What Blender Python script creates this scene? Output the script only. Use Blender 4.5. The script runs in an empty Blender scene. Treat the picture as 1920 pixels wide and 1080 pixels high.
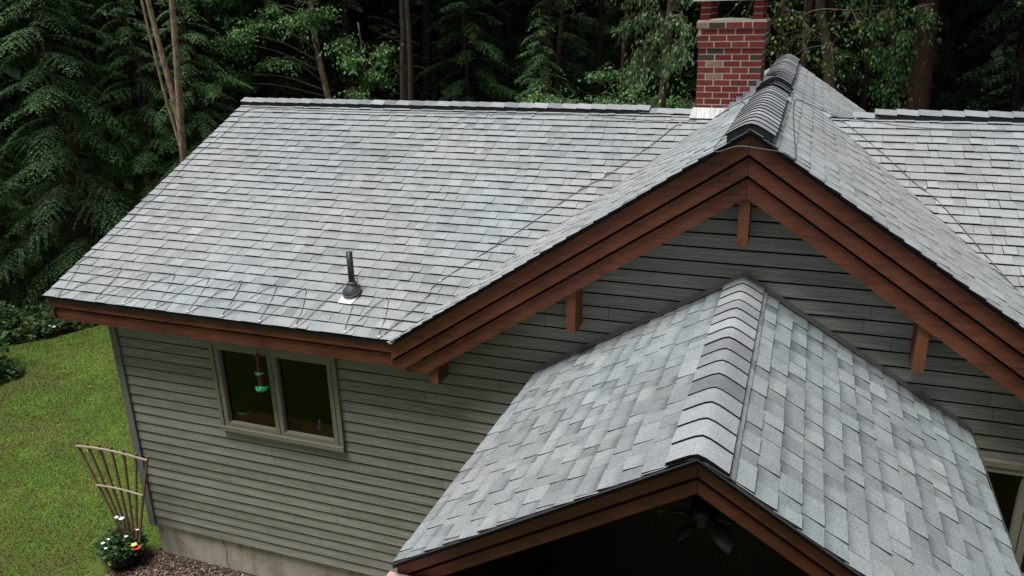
import bpy, math, random
import numpy as np
from mathutils import Vector
R = math.radians
S = bpy.context.scene
# ---------------------------------------------------------------- camera, sky, sun, exposure
cd = bpy.data.cameras.new('camera'); cam = bpy.data.objects.new('camera', cd); S.collection.objects.link(cam); S.camera = cam
YAW, PIT, ROL = R(-20.3986), R(-19.6254), R(-1.4040)
fw = Vector((math.sin(YAW)*math.cos(PIT), math.cos(YAW)*math.cos(PIT), math.sin(PIT)))
rt = fw.cross(Vector((0, 0, 1))).normalized(); up = rt.cross(fw)
rt2 = rt*math.cos(ROL)+up*math.sin(ROL); up2 = up*math.cos(ROL)-rt*math.sin(ROL)
from mathutils import Matrix
cam.matrix_world = Matrix(((rt2.x, up2.x, -fw.x, 7.5876), (rt2.y, up2.y, -fw.y, -6.7019), (rt2.z, up2.z, -fw.z, 6.9520), (0, 0, 0, 1)))
cd.sensor_width = 36; cd.lens = 1492.6/1920*36; cd.clip_end = 500; cd.clip_start = .05
w = bpy.data.worlds.new('World'); S.world = w; w.use_nodes = True
nt = w.node_tree; sky = nt.nodes.new('ShaderNodeTexSky'); sky.sky_type = 'NISHITA'; sky.sun_disc = False
SUN_EL, SUN_AZ = R(72), R(-130)          # azimuth measured from +Y towards +X
sky.sun_elevation = SUN_EL; sky.sun_rotation = SUN_AZ; sky.dust_density = .1; sky.air_density = .4; sky.ozone_density = .6
hs = nt.nodes.new('ShaderNodeHueSaturation'); hs.inputs['Saturation'].default_value = .25; nt.links.new(sky.outputs[0], hs.inputs['Color']); nt.links.new(hs.outputs[0], nt.nodes['Background'].inputs[0]); nt.nodes['Background'].inputs[1].default_value = .05
sd = bpy.data.lights.new('sun', 'SUN'); sun = bpy.data.objects.new('sun', sd); S.collection.objects.link(sun)
sd.energy = 1.5; sd.angle = R(30); sd.color = (1, .985, .96)
d = Vector((math.sin(SUN_AZ)*math.cos(SUN_EL), math.cos(SUN_AZ)*math.cos(SUN_EL), math.sin(SUN_EL)))
sun.rotation_euler = d.to_track_quat('Z', 'Y').to_euler(); sun.location = (0, 0, 30)
S.view_settings.view_transform = 'Standard'; S.view_settings.look = 'None'; S.view_settings.gamma = 1
S.view_settings.use_curve_mapping = False; S.view_settings.exposure = 2.0
S.render.engine = 'CYCLES'

# ---------------------------------------------------------------- measurements of the house
He, Hr, Hg, Hp = 3.864, 5.627, 6.017, 4.712         # eave, main ridge, gable ridge, porch ridge
o, r_, yr, xc, xg, yb = .383, .6135, 3.723, 3.961, 7.195, 7.89
xp, dp, wl, spl, wr, spr = 7.22, 3.004, 1.8835, .606, 1.870, .6173
zs, zf, se = .593, .10, .12847
sm = (Hr-He)/(yr+o); sl = (Hg-He)/(xg-xc); sr = .680
tl, tr = (Hg-Hr)/sl, (Hg-Hr)/sr
xer = xg+(Hg-He)/sr; XE = 15.0
zmain = lambda x, y: He+sm*(y+o)
zgl = lambda x: He+sl*(x-xc)
zgr = lambda x: Hg-sr*(x-xg)

# ---------------------------------------------------------------- helpers
def link(ob, parent=None):
    S.collection.objects.link(ob)
    if parent is not None:
        ob.parent = parent
    return ob
def wloc(p):
    v = Vector((0, 0, 0))
    while p is not None: v += p.location; p = p.parent
    return v
def tag(ob, label=None, cat=None, group=None, kind=None):
    if label: ob['label'] = label
    if cat: ob['category'] = cat
    if group: ob['group'] = group
    if kind: ob['kind'] = kind
    return ob
def thing(name, label, cat, loc=(0, 0, 0), group=None):
    e = bpy.data.objects.new(name, None); e.empty_display_size = .2; e.location = loc
    link(e); return tag(e, label, cat, group)
class MB:
    def __init__(s): s.v = []; s.f = []; s.m = []; s.t = []; s.w = []; s.sm = []
    def add(s, vs, fs, m=0, tone=.5, vv=None, smooth=False):
        b = len(s.v); s.v += [tuple(q) for q in vs]
        s.t += [tone]*len(vs); s.w += (vv if vv is not None else [.5]*len(vs))
        for f in fs: s.f.append([b+i for i in f]); s.m.append(m); s.sm.append(smooth)
        return s
    def box(s, x0, x1, y0, y1, z0, z1, m=0, tone=.5):
        v = [(x, y, z) for z in (z0, z1) for y in (y0, y1) for x in (x0, x1)]
        return s.add(v, [(0, 2, 3, 1), (4, 5, 7, 6), (0, 1, 5, 4), (2, 6, 7, 3), (0, 4, 6, 2), (1, 3, 7, 5)], m, tone)
    def prism(s, pts, e, m=0, tone=.5):
        """extrude the 3D polygon pts by vector e"""
        n = len(pts); e = Vector(e); a = [Vector(q) for q in pts]; b = [q+e for q in a]
        return s.add(a+b, [list(range(n)), [n+i for i in range(n)][::-1]]+[(i, n+i, n+(i+1) % n, (i+1) % n) for i in range(n)], m, tone)
    def tube(s, pts, rad, n=7, m=0, tone=.5, cap=True, smooth=True):
        P = [Vector(q) for q in pts]; k = len(P)
        rr = rad if hasattr(rad, '__len__') else [rad]*k
        vs = []; a = None
        for i, q in enumerate(P):
            t = (P[min(i+1, k-1)]-P[max(i-1, 0)])
            t = t.normalized() if t.length > 1e-9 else Vector((0, 0, 1))
            if a is None:
                a = t.orthogonal().normalized()
            a = (a-t*a.dot(t)); a = a.normalized() if a.length > 1e-6 else t.orthogonal().normalized()
            b = t.cross(a)
            for j in range(n):
                an = 2*math.pi*j/n; vs.append(q+(a*math.cos(an)+b*math.sin(an))*rr[i])
        fs = [(i*n+j, i*n+(j+1) % n, (i+1)*n+(j+1) % n, (i+1)*n+j) for i in range(k-1) for j in range(n)]
        if cap: fs += [list(range(n))[::-1], [(k-1)*n+j for j in range(n)]]
        return s.add(vs, fs, m, tone, smooth=smooth)
    def lathe(s, c, prof, n=20, m=0, tone=.5, axis=(0, 0, 1)):
        return s.tube([Vector(c)+Vector(axis)*z for _, z in prof], [max(q, 1e-4) for q, _ in prof], n, m, tone)
    def build(s, name, mats, parent=None, label=None):
        me = bpy.data.meshes.new(name)
        off = wloc(parent)
        me.from_pydata([(x-off.x, y-off.y, z-off.z) for x, y, z in s.v], [], s.f)
        for mt in (mats if isinstance(mats, (list, tuple)) else [mats]): me.materials.append(mt)
        me.polygons.foreach_set('material_index', s.m); me.polygons.foreach_set('use_smooth', s.sm)
        me.attributes.new('tone', 'FLOAT', 'POINT').data.foreach_set('value', s.t)
        me.attributes.new('vv', 'FLOAT', 'POINT').data.foreach_set('value', s.w)
        me.update(); ob = bpy.data.objects.new(name, me); link(ob, parent)
        if label: ob['label'] = label
        return ob
def raw_mesh(name, V, tone, mat, n=4):
    """many separate n-gons from a numpy array of vertices"""
    me = bpy.data.meshes.new(name); N = len(V); P = N//n
    me.vertices.add(N); me.vertices.foreach_set('co', V.astype(np.float32).ravel())
    me.loops.add(N); me.loops.foreach_set('vertex_index', np.arange(N, dtype=np.int32))
    me.polygons.add(P); me.polygons.foreach_set('loop_start', np.arange(0, N, n, dtype=np.int32))
    try: me.polygons.foreach_set('loop_total', np.full(P, n, dtype=np.int32))
    except Exception: pass
    me.attributes.new('tone', 'FLOAT', 'POINT').data.foreach_set('value', np.repeat(tone, n).astype(np.float32))
    me.materials.append(mat); me.update(calc_edges=True); me.validate()
    return me
def clip(poly, a, b, c):
    """keep the part of a 2D polygon (list of (u,v)) where a*u+b*v<=c"""
    out = []
    for i in range(len(poly)):
        p, q = poly[i], poly[(i+1) % len(poly)]; dp_, dq = a*p[0]+b*p[1]-c, a*q[0]+b*q[1]-c
        if dp_ <= 0: out.append(p)
        if (dp_ < 0 < dq) or (dq < 0 < dp_):
            t = dp_/(dp_-dq); out.append((p[0]+(q[0]-p[0])*t, p[1]+(q[1]-p[1])*t))
    return out
def clip_poly(poly, cl):
    ar = sum(cl[i][0]*cl[(i+1) % len(cl)][1]-cl[(i+1) % len(cl)][0]*cl[i][1] for i in range(len(cl)))
    if ar < 0: cl = cl[::-1]
    for i in range(len(cl)):
        (x0, y0), (x1, y1) = cl[i], cl[(i+1) % len(cl)]
        a, b = (y1-y0), -(x1-x0); poly = clip(poly, a, b, a*x0+b*y0)
        if len(poly) < 3: return []
    return poly

# ---------------------------------------------------------------- materials
class NT:
    def __init__(s, name):
        s.mat = bpy.data.materials.new(name); s.mat.use_nodes = True; s.t = s.mat.node_tree; s.b = s.t.nodes['Principled BSDF']
    def n(s, typ, **k):
        nd = s.t.nodes.new(typ)
        for a, v in k.items():
            if a.startswith('i_'):
                key = a[2:]; key = int(key) if key.isdigit() else key.replace('_', ' ')
                s.set(nd.inputs[key], v)
            else: setattr(nd, a, v)
        return nd
    def set(s, inp, v):
        if hasattr(v, 'is_linked') or isinstance(v, bpy.types.NodeSocket): s.t.links.new(v, inp)
        elif isinstance(v, bpy.types.Node): s.t.links.new(v.outputs[0], inp)
        else:
            if inp.type == 'RGBA' and len(v) == 3: v = (*v, 1)
            inp.default_value = v
    def coord(s, scale=(1, 1, 1), rot=(0, 0, 0), gen='Object'):
        tc = s.n('ShaderNodeTexCoord'); mp = s.n('ShaderNodeMapping'); s.t.links.new(tc.outputs[gen], mp.inputs[0])
        mp.inputs['Scale'].default_value = scale; mp.inputs['Rotation'].default_value = rot; return mp.outputs[0]
    def noise(s, vec, scale, detail=4, rough=.55):
        nd = s.n('ShaderNodeTexNoise', i_Scale=scale, i_Detail=detail, i_Roughness=rough); s.set(nd.inputs['Vector'], vec); return nd.outputs[0]
    def attr(s, name): nd = s.n('ShaderNodeAttribute', attribute_name=name); return nd.outputs['Fac']
    def ramp(s, fac, stops):
        nd = s.n('ShaderNodeValToRGB'); cr = nd.color_ramp
        while len(cr.elements) < len(stops): cr.elements.new(.5)
        for e, (p, c) in zip(cr.elements, stops): e.position = p; e.color = (*c, 1)
        s.set(nd.inputs[0], fac); return nd.outputs[0]
    def math(s, op, a, b=0., c=None):
        nd = s.n('ShaderNodeMath', operation=op); s.set(nd.inputs[0], a); s.set(nd.inputs[1], b)
        if c is not None: s.set(nd.inputs[2], c)
        return nd.outputs[0]
    def mix(s, fac, a, b, mode='MIX'):
        nd = s.n('ShaderNodeMix', data_type='RGBA', blend_type=mode); s.set(nd.inputs[0], fac); s.set(nd.inputs[6], a); s.set(nd.inputs[7], b); return nd.outputs[2]
    def out(s, col, rough=.8, bump=None, bstr=.3, bdist=.01, spec=.3, metal=0):
        s.set(s.b.inputs['Base Color'], col); s.set(s.b.inputs['Roughness'], rough); s.b.inputs['Specular IOR Level'].default_value = spec
        s.b.inputs['Metallic'].default_value = metal
        if bump is not None:
            bp = s.n('ShaderNodeBump', i_Strength=bstr, i_Distance=bdist); s.set(bp.inputs['Height'], bump); s.t.links.new(bp.outputs[0], s.b.inputs['Normal'])
        return s.mat
def g3(v): return (v, v, v)
def simple(name, col, rough=.6, spec=.4, metal=0, var=.25, sc=12):
    k = NT(name); nz = k.noise(k.coord(), sc, 5)
    c = k.mix(nz, tuple(q*(1-var) for q in col), tuple(min(1, q*(1+var)) for q in col)); return k.out(c, rough, nz, .15, .005, spec, metal)
def shingle_mat(name, dark, light, tint, patch=.5):
    k = NT(name); co = k.coord()
    tone, vv = k.attr('tone'), k.attr('vv')
    big = k.noise(co, .8, 3); mid = k.noise(co, 7, 3); fine = k.noise(co, 170, 2, .8); gran = k.noise(co, 70, 3, .8)
    f = k.math('MULTIPLY_ADD', tone, .62, k.math('MULTIPLY_ADD', mid, .30, k.math('MULTIPLY_ADD', big, .34, -.17)))
    # factory shadow band printed in the upper part of some tabs
    band = k.math('MULTIPLY', k.math('SMOOTH_MIN', k.math('MAXIMUM', k.math('MULTIPLY_ADD', vv, 2.2, -1.1), 0), 1., .2), k.math('GREATER_THAN', k.math('FRACT', k.math('MULTIPLY', tone, 13.7)), 1-patch))
    f = k.math('SUBTRACT', f, k.math('MULTIPLY', band, .28))
    col = k.ramp(f, [(0.12, dark), (.48, tuple((a+b)/2 for a, b in zip(dark, light))), (.88, light)])
    hue = k.math('FRACT', k.math('MULTIPLY', tone, 7.13))
    col = k.mix(k.math('MULTIPLY', hue, .55), col, tint, 'MULTIPLY')
    col = k.mix(k.ramp(k.noise(co, .45, 2), [(.4, g3(0)), (.65, g3(1))]), k.mix(1., col, (.95, 1.0, 1.015), 'MULTIPLY'), k.mix(1., col, (1.015, .99, .995), 'MULTIPLY'))
    g = k.ramp(k.math('MULTIPLY_ADD', fine, .5, k.math('MULTIPLY', gran, .5)), [(.3, g3(.35)), (.7, g3(1.7))])
    col = k.mix(.8, col, g, 'MULTIPLY')
    return k.out(col, .85, k.math('ADD', fine, gran), .5, .002, .25)
M = {}
M['shingle'] = shingle_mat('grey_granule_shingle', (.158, .165, .167), (.325, .337, .336), (.92, .91, .92), .3)
M['shingle_porch'] = shingle_mat('blue_grey_granule_shingle', (.088, .098, .100), (.315, .332, .330), (.88, .89, .92), .6)
M['asphalt'] = simple('black_asphalt_edge', (.018, .018, .019), .9, .2)
M['asphalt_dark'] = simple('dark_underlay', (.03, .03, .032), .95, .1)
k = NT('ridge_cap_granules'); co = k.coord(); fine = k.noise(co, 260, 2, .7); nz = k.noise(co, 9, 3)
fine = k.noise(co, 120, 3, .8)
c = k.ramp(k.math('MULTIPLY_ADD', k.attr('tone'), .7, k.math('MULTIPLY', nz, .3)), [(.1, (.10, .108, .115)), (.9, (.285, .300, .308))])
M['cap'] = k.out(k.mix(.8, c, k.ramp(fine, [(.3, g3(.4)), (.7, g3(1.6))]), 'MULTIPLY'), .85, fine, .5, .002, .25)
def siding_mat():
    k = NT('weathered_olive_vinyl_siding')
    st = k.noise(k.coord((1.2, 1, 60)), 1.6, 8, .7); st2 = k.noise(k.coord((3, 3, 190)), 1.0, 4, .6)
    ver = k.noise(k.coord((9, 1, .7)), 1.0, 5); big = k.noise(k.coord(), .9, 4)
    c = k.ramp(k.math('MULTIPLY_ADD', st, .62, k.math('MULTIPLY_ADD', st2, .32, k.math('MULTIPLY', k.attr('tone'), .06))),
               [(.38, (.125, .12, .096)), (.49, (.225, .217, .182)), (.62, (.36, .352, .315))])
    c = k.mix(k.math('MULTIPLY', k.ramp(ver, [(.45, g3(0)), (.7, g3(1))]), .10), c, (.36, .355, .325))
    c = k.mix(k.ramp(big, [(.35, g3(0)), (.7, g3(.35))]), c, (.18, .185, .15))
    return k.out(c, .62, st2, .25, .003, .35)
M['siding'] = siding_mat()
def wood_mat(name, rot, a=(.068, .019, .010), b=(.205, .066, .034), sc=1.0):
    k = NT(name); co = k.coord((1, 1, 14), rot)
    gr = k.noise(co, 3.2, 9, .68); bl = k.noise(k.coord(), 2.3, 4); sp = k.n('ShaderNodeTexVoronoi', i_Scale=2.6); k.set(sp.inputs['Vector'], k.coord((1, 1, 2.2), rot))
    c = k.ramp(k.math('MULTIPLY_ADD', gr, .55, k.math('MULTIPLY', bl, .45)), [(.36, a), (.64, b)])
    c = k.mix(k.ramp(sp.outputs['Distance'], [(.03, g3(.75)), (.075, g3(0))]), c, (.03, .010, .007))
    wn = k.noise(k.coord((1, 1, 3), rot), 9, 6)
    c = k.mix(k.ramp(wn, [(.62, g3(0)), (.8, g3(.5))]), c, (.20, .085, .05))
    return k.out(c, k.ramp(gr, [(.3, g3(.5)), (.7, g3(.72))]), gr, .35, .004, .35)
M['wood_x'] = wood_mat('red_brown_stained_board', (0, 0, 0))
M['wood_l'] = wood_mat('red_brown_stained_rising_board', (0, math.atan(sl), 0))
M['wood_r'] = wood_mat('red_brown_stained_falling_board', (0, -math.atan(sr), 0))
M['wood_v'] = wood_mat('orange_brown_stained_timber', (0, R(90), 0), (.12, .042, .020), (.21, .078, .038))
M['wood_dark'] = wood_mat('shade_dark_porch_timber', (0, R(90), 0), (.010, .005, .003), (.022, .011, .007))  # near-black brown, the shade under the roof is put into the colour
M['wood_px'] = wood_mat('dark_red_porch_board', (0, R(-20), 0), (.06, .016, .008), (.15, .045, .022))
M['wood_faded'] = simple('sun_faded_pink_beam', (.42, .27, .25), .7, .3, 0, .35, 18)
M['trim'] = simple('tan_vinyl_window_trim', (.215, .195, .155), .5, .4, 0, .18, 25)
M['corner'] = simple('grey_vinyl_corner_post', (.165, .162, .150), .6, .35, 0, .2, 8)
k = NT('stained_foundation_concrete'); co = k.coord(); a = k.noise(co, 2.2, 7, .65); b = k.noise(k.coord((6, 1, .8)), 1.4, 5); f = k.noise(co, 60, 4)
c = k.ramp(k.math('MULTIPLY_ADD', a, .6, k.math('MULTIPLY', b, .4)), [(.35, (.24, .215, .16)), (.5, (.42, .385, .30)), (.66, (.55, .51, .43))])
M['concrete'] = k.out(k.mix(.5, c, k.ramp(f, [(.3, g3(.7)), (.7, g3(1.2))]), 'MULTIPLY'), .9, f, .4, .004, .2)
k = NT('brick'); co = k.coord(); n1 = k.noise(co, 30, 5); f = k.noise(k.coord((1, 1, 3)), 55, 4)
c = k.ramp(k.attr('tone'), [(0, (.05, .036, .03)), (.16, (.07, .045, .038)), (.2, (.12, .022, .018)), (.6, (.21, .030, .023)), (.82, (.17, .038, .027)), (.9, (.26, .15, .11)), (1, (.30, .18, .13))])
c = k.mix(k.ramp(n1, [(.45, g3(0)), (.75, g3(.6))]), c, (.07, .025, .02))
c = k.mix(k.ramp(f, [(.6, g3(0)), (.74, g3(.35))]), c, (.35, .27, .22))
M['brick'] = k.out(c, .85, n1, .5, .004, .2)
M['mortar'] = simple('pale_mortar', (.46, .43, .36), .95, .1, 0, .25, 30)
k = NT('weathered_lead_flashing'); co = k.coord(); n1 = k.noise(co, 9, 6, .7)
M['lead'] = k.out(k.ramp(n1, [(.3, (.16, .17, .19)), (.7, (.42, .44, .47))]), .5, n1, .4, .01, .5, .35)
k = NT('white_streaked_apron'); n1 = k.noise(k.coord((14, 1, 1.5)), 1.5, 6, .7)
M['apron'] = k.out(k.ramp(n1, [(.35, (.12, .12, .12)), (.5, (.40, .40, .40)), (.7, (.58, .58, .57))]), .5, n1, .2, .004, .4, 0)
M['white'] = simple('white_painted_metal', (.55, .55, .54), .4, .5, 0, .06)
M['black'] = simple('black_plastic', (.014, .014, .015), .4, .5)
M['rubber'] = simple('dark_rubber_boot', (.045, .047, .05), .55, .4, 0, .3)
M['cable'] = simple('dark_grey_cable', (.075, .078, .08), .5, .4, 0, .4, 4)
M['flash'] = simple('bronze_step_flashing', (.15, .143, .135), .45, .5, .2, .2)
M['slab'] = simple('grey_cap_slab', (.50, .50, .48), .8, .2)
k = NT('window_glass'); gl = k.n('ShaderNodeBsdfGlossy', i_Roughness=.015, i_Color=(1, 1, 1)); tp = k.n('ShaderNodeBsdfTransparent', i_Color=(.86, .88, .86))
fr = k.n('ShaderNodeFresnel', i_IOR=1.32); mx = k.n('ShaderNodeMixShader'); k.set(mx.inputs[0], fr.outputs[0]); k.set(mx.inputs[1], tp.outputs[0]); k.set(mx.inputs[2], gl.outputs[0])
k.t.links.new(mx.outputs[0], k.t.nodes['Material Output'].inputs[0]); M['glass'] = k.mat
M['room'] = simple('dim_room_wall', (.014, .012, .011), .9, .1)  # near black, so the dimness of the rooms lies in the colour
M['sill'] = simple('red_oak_sill', (.55, .22, .10), .5, .4, 0, .25, 20)
def leaf_mat(name, stops, tr=.35, rough=.55):
    k = NT(name); tn = k.attr('tone'); nz = k.noise(k.coord(), .9, 2)
    oi = k.n('ShaderNodeObjectInfo')
    f = k.math('MULTIPLY_ADD', tn, .7, k.math('MULTIPLY_ADD', nz, .35, k.math('MULTIPLY_ADD', oi.outputs['Random'], .12, -.12)))
    c = k.ramp(f, stops); k.out(c, rough, spec=.35)
    tl_ = k.n('ShaderNodeBsdfTranslucent'); k.set(tl_.inputs[0], k.mix(.5, c, (.10, .16, .02))); mx = k.n('ShaderNodeMixShader', i_0=tr)
    k.t.links.new(k.b.outputs[0], mx.inputs[1]); k.t.links.new(tl_.outputs[0], mx.inputs[2]); k.t.links.new(mx.outputs[0], k.t.nodes['Material Output'].inputs[0])
    return k.mat
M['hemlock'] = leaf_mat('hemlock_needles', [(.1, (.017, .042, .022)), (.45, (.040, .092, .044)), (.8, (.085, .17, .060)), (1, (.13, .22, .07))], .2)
M['hemlock_edge'] = leaf_mat('hemlock_needles_sunlit_edge', [(.15, (.012, .034, .014)), (.45, (.046, .110, .038)), (.75, (.125, .235, .065)), (1, (.20, .31, .085))], .2)  # lighter copy of the needles, forest edge light put into the colour
M['leaf'] = leaf_mat('broad_green_leaves', [(.1, (.018, .045, .014)), (.5, (.045, .105, .030)), (.9, (.095, .19, .055))])
M['leaf_lit'] = leaf_mat('lit_green_leaves', [(.1, (.035, .09, .03)), (.5, (.085, .20, .060)), (.9, (.17, .33, .10))])  # brighter copy of the leaves, light painted in where crowns above block it
M['leaf_pale'] = leaf_mat('pale_drooping_leaves', [(.1, (.035, .065, .025)), (.5, (.085, .140, .055)), (.9, (.17, .25, .12))])
M['leaf_yel'] = leaf_mat('yellowish_needles', [(.1, (.03, .05, .012)), (.5, (.075, .12, .025)), (.9, (.14, .21, .05))])
def bark_mat(name, a, b):
    k = NT(name); n1 = k.noise(k.coord((7, 7, 2.4)), 2.2, 8, .7); n2 = k.noise(k.coord(), 7, 6, .75)
    c = k.ramp(k.math('MULTIPLY_ADD', n1, .6, k.math('MULTIPLY', n2, .4)), [(.35, a), (.5, tuple((p+q)/2 for p, q in zip(a, b))), (.62, b)])
    return k.out(c, .9, n1, .8, .03, .15)
M['bark'] = bark_mat('grey_brown_bark', (.045, .036, .026), (.15, .12, .085))
M['bark_dark'] = bark_mat('dark_shaded_bark', (.020, .015, .011), (.065, .048, .036))  # darker bark, forest shade put into the colour
M['bark_light'] = bark_mat('mottled_tan_bark', (.055, .040, .028), (.46, .34, .24))
M['bark_red'] = bark_mat('reddish_brown_bark', (.028, .015, .011), (.085, .042, .03))  # reddish bark, darkened to carry the shade it stands in
k = NT('mown_lawn'); co = k.coord(); a = k.noise(co, .55, 5, .6); b = k.noise(co, 2.6, 6, .65); f = k.noise(co, 60, 4, .8)
c = k.ramp(k.math('MULTIPLY_ADD', a, .5, k.math('MULTIPLY', b, .5)), [(.32, (.12, .085, .045)), (.42, (.09, .10, .028)), (.55, (.08, .13, .022)), (.7, (.11, .17, .03))])
M['lawn'] = k.out(k.mix(.8, c, k.ramp(f, [(.35, g3(.6)), (.65, g3(1.4))]), 'MULTIPLY'), .95, f, .8, .03, .1)
k = NT('grass_blades'); tn = k.attr('tone'); co = k.coord((1, 1, 0)); a = k.noise(co, .38, 4, .6); b = k.noise(co, 2.6, 6, .65)
c = k.ramp(k.math('MULTIPLY_ADD', a, .5, k.math('MULTIPLY_ADD', b, .4, k.math('MULTIPLY', tn, .1))), [(.38, (.19, .125, .06)), (.43, (.13, .125, .038)), (.485, (.085, .138, .026)), (.53, (.145, .215, .040)), (.60, (.26, .33, .062))])
k.out(c, .7, spec=.2); M['grass'] = k.mat
k = NT('forest_litter'); co = k.coord(); a = k.noise(co, 1.2, 6, .7); f = k.noise(co, 30, 5, .7)
M['litter'] = k.out(k.ramp(k.math('MULTIPLY_ADD', a, .5, k.math('MULTIPLY', f, .5)), [(.35, (.012, .010, .007)), (.6, (.04, .030, .018))]), .95, f, .8, .03, .1)
M['mulch_soil'] = simple('dark_mulch_soil', (.05, .036, .028), .95, .1, 0, .5, 30)
k = NT('mulch_chips'); M['mulch'] = k.out(k.ramp(k.attr('tone'), [(0, (.035, .022, .018)), (.5, (.13, .085, .065)), (.85, (.24, .17, .13)), (1, (.42, .34, .28))]), .9, spec=.2)
M['trellis'] = simple('weathered_cedar_rod', (.20, .125, .085), .8, .2, 0, .4, 25)
M['trellis_top'] = simple('pale_weathered_rail', (.36, .29, .235), .8, .2, 0, .3, 25)
M['petal_w'] = simple('white_petals', (.8, .76, .76), .6, .2, 0, .05)
M['petal_r'] = simple('red_petals', (.62, .06, .04), .6, .2, 0, .1)
M['petal_y'] = simple('yellow_petals', (.75, .55, .18), .6, .2, 0, .1)
k = NT('feeder_red'); M['red'] = k.out((.16, .010, .014), .15, spec=.6)
k = NT('feeder_green'); M['green'] = k.out((.02, .34, .13), .12, spec=.8)
k = NT('feeder_bottle'); M['bottle'] = k.out((.10, .012, .016), .06, spec=.8)
k = NT('ceramic'); M['ceramic'] = k.out((.45, .47, .50), .25, spec=.6)
M['fan_black'] = simple('black_metal', (.02, .02, .02), .35, .5, .3)
M['fan_blade'] = simple('olive_brown_blade', (.05, .047, .035), .35, .5)

# ---------------------------------------------------------------- setting: ground
rng = np.random.default_rng(7); random.seed(7)
g = MB(); n = 60
xs = [-160+320*i/n for i in range(n+1)]; ys = [-60+260*i/n for i in range(n+1)]
def gh(x, y):
    dd = max(0, math.hypot(max(0, -9.5-x, x-18), max(0, y-11))); return -.02-.012*dd+.25*math.sin(x*.21+y*.13)*min(1, dd/25)
g.add([(x, y, gh(x, y)) for y in ys for x in xs], [(j*(n+1)+i, j*(n+1)+i+1, (j+1)*(n+1)+i+1, (j+1)*(n+1)+i) for j in range(n) for i in range(n)], smooth=True)
tag(g.build('forest_ground', M['litter']), kind='structure')
lawn_poly = [(-30, -25), (14, -25), (14, -.9), (-.35, -.75), (-.12, -.2), (-.12, 9.5), (-5.2, 8.4), (-6.6, 7.2), (-7.4, 6.4), (-7.9, 5.3), (-8.3, 4.8), (-9.0, 4.2), (-10.5, 3.8), (-14, 3.0), (-30, 2)]
g = MB(); g.add([(x, y, zf-.004) for x, y in lawn_poly], [list(range(len(lawn_poly)))]); g.add([(x, y, zf-.5) for x, y in lawn_poly]+[(x, y, zf-.004) for x, y in lawn_poly], [(i, (i+1) % 15, 15+(i+1) % 15, 15+i) for i in range(15)])
tag(g.build('lawn', M['lawn']), kind='structure')
g = MB(); g.add([(-.6, -1.0, zf+.002), (14, -1.2, zf+.002), (14, .05, zf+.002), (-.1, .05, zf+.002), (-.3, -.2, zf+.002)], [(0, 1, 2, 3, 4)])
tag(g.build('mulch_bed', M['mulch_soil']), kind='structure')
def inpoly(X, Y, P):
    c = np.zeros(len(X), bool)
    for i in range(len(P)):
        x0, y0 = P[i]; x1, y1 = P[i-1]
        k_ = ((y0 > Y) != (y1 > Y)) & (X < (x1-x0)*(Y-y0)/((y1-y0) or 1e-9)+x0); c ^= k_
    return c
# grass blades as one mass
N = 330000; X = rng.uniform(-10.5, 0, N); Y = rng.uniform(-3.5, 9.4, N); k_ = inpoly(X, Y, lawn_poly) & ~((X > -.75) & (Y < .2) & (Y > -.6)); X, Y = X[k_], Y[k_]; N = len(X)
hgt = rng.uniform(.012, .038, N); an = rng.uniform(0, 2*math.pi, N); lean = rng.uniform(0, .035, N); a2 = rng.uniform(0, 6.28, N); wd = rng.uniform(.004, .008, N)
V = np.zeros((N, 3, 3)); V[:, 0] = np.stack([X-np.cos(an)*wd, Y-np.sin(an)*wd, np.full(N, zf)], 1); V[:, 1] = np.stack([X+np.cos(an)*wd, Y+np.sin(an)*wd, np.full(N, zf)], 1)
V[:, 2] = np.stack([X+np.cos(a2)*lean, Y+np.sin(a2)*lean, zf+hgt], 1)
ob = bpy.data.objects.new('grass', raw_mesh('grass', V.reshape(-1, 3), rng.random(N), M['grass'], 3)); link(ob); tag(ob, 'short green lawn grass with thin brown patches beside the house', 'grass', kind='stuff')
# mulch chips
N = 16000; X = rng.uniform(-.75, 5.5, N); Y = rng.uniform(-1.1, .0, N); k_ = (X-(-.55)) > (-.05-Y)*.25; X, Y = X[k_], Y[k_]; N = len(X)
an = rng.uniform(0, 6.28, N); L = rng.uniform(.008, .028, N); W_ = rng.uniform(.004, .010, N); tz = rng.uniform(-.5, .5, (N, 2)); z = zf+.008+rng.uniform(0, .02, N)
V = np.zeros((N, 4, 3))
for j, (a_, b_) in enumerate(((-1, -1), (1, -1), (1, 1), (-1, 1))):
    V[:, j] = np.stack([X+np.cos(an)*L*a_-np.sin(an)*W_*b_, Y+np.sin(an)*L*a_+np.cos(an)*W_*b_, z+tz[:, 0]*L*a_+tz[:, 1]*W_*b_], 1)
ob = bpy.data.objects.new('mulch', raw_mesh('mulch', V.reshape(-1, 3), rng.random(N)**1.3, M['mulch'], 4)); link(ob); tag(ob, 'loose brown bark mulch along the concrete foundation', 'mulch', kind='stuff')

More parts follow.
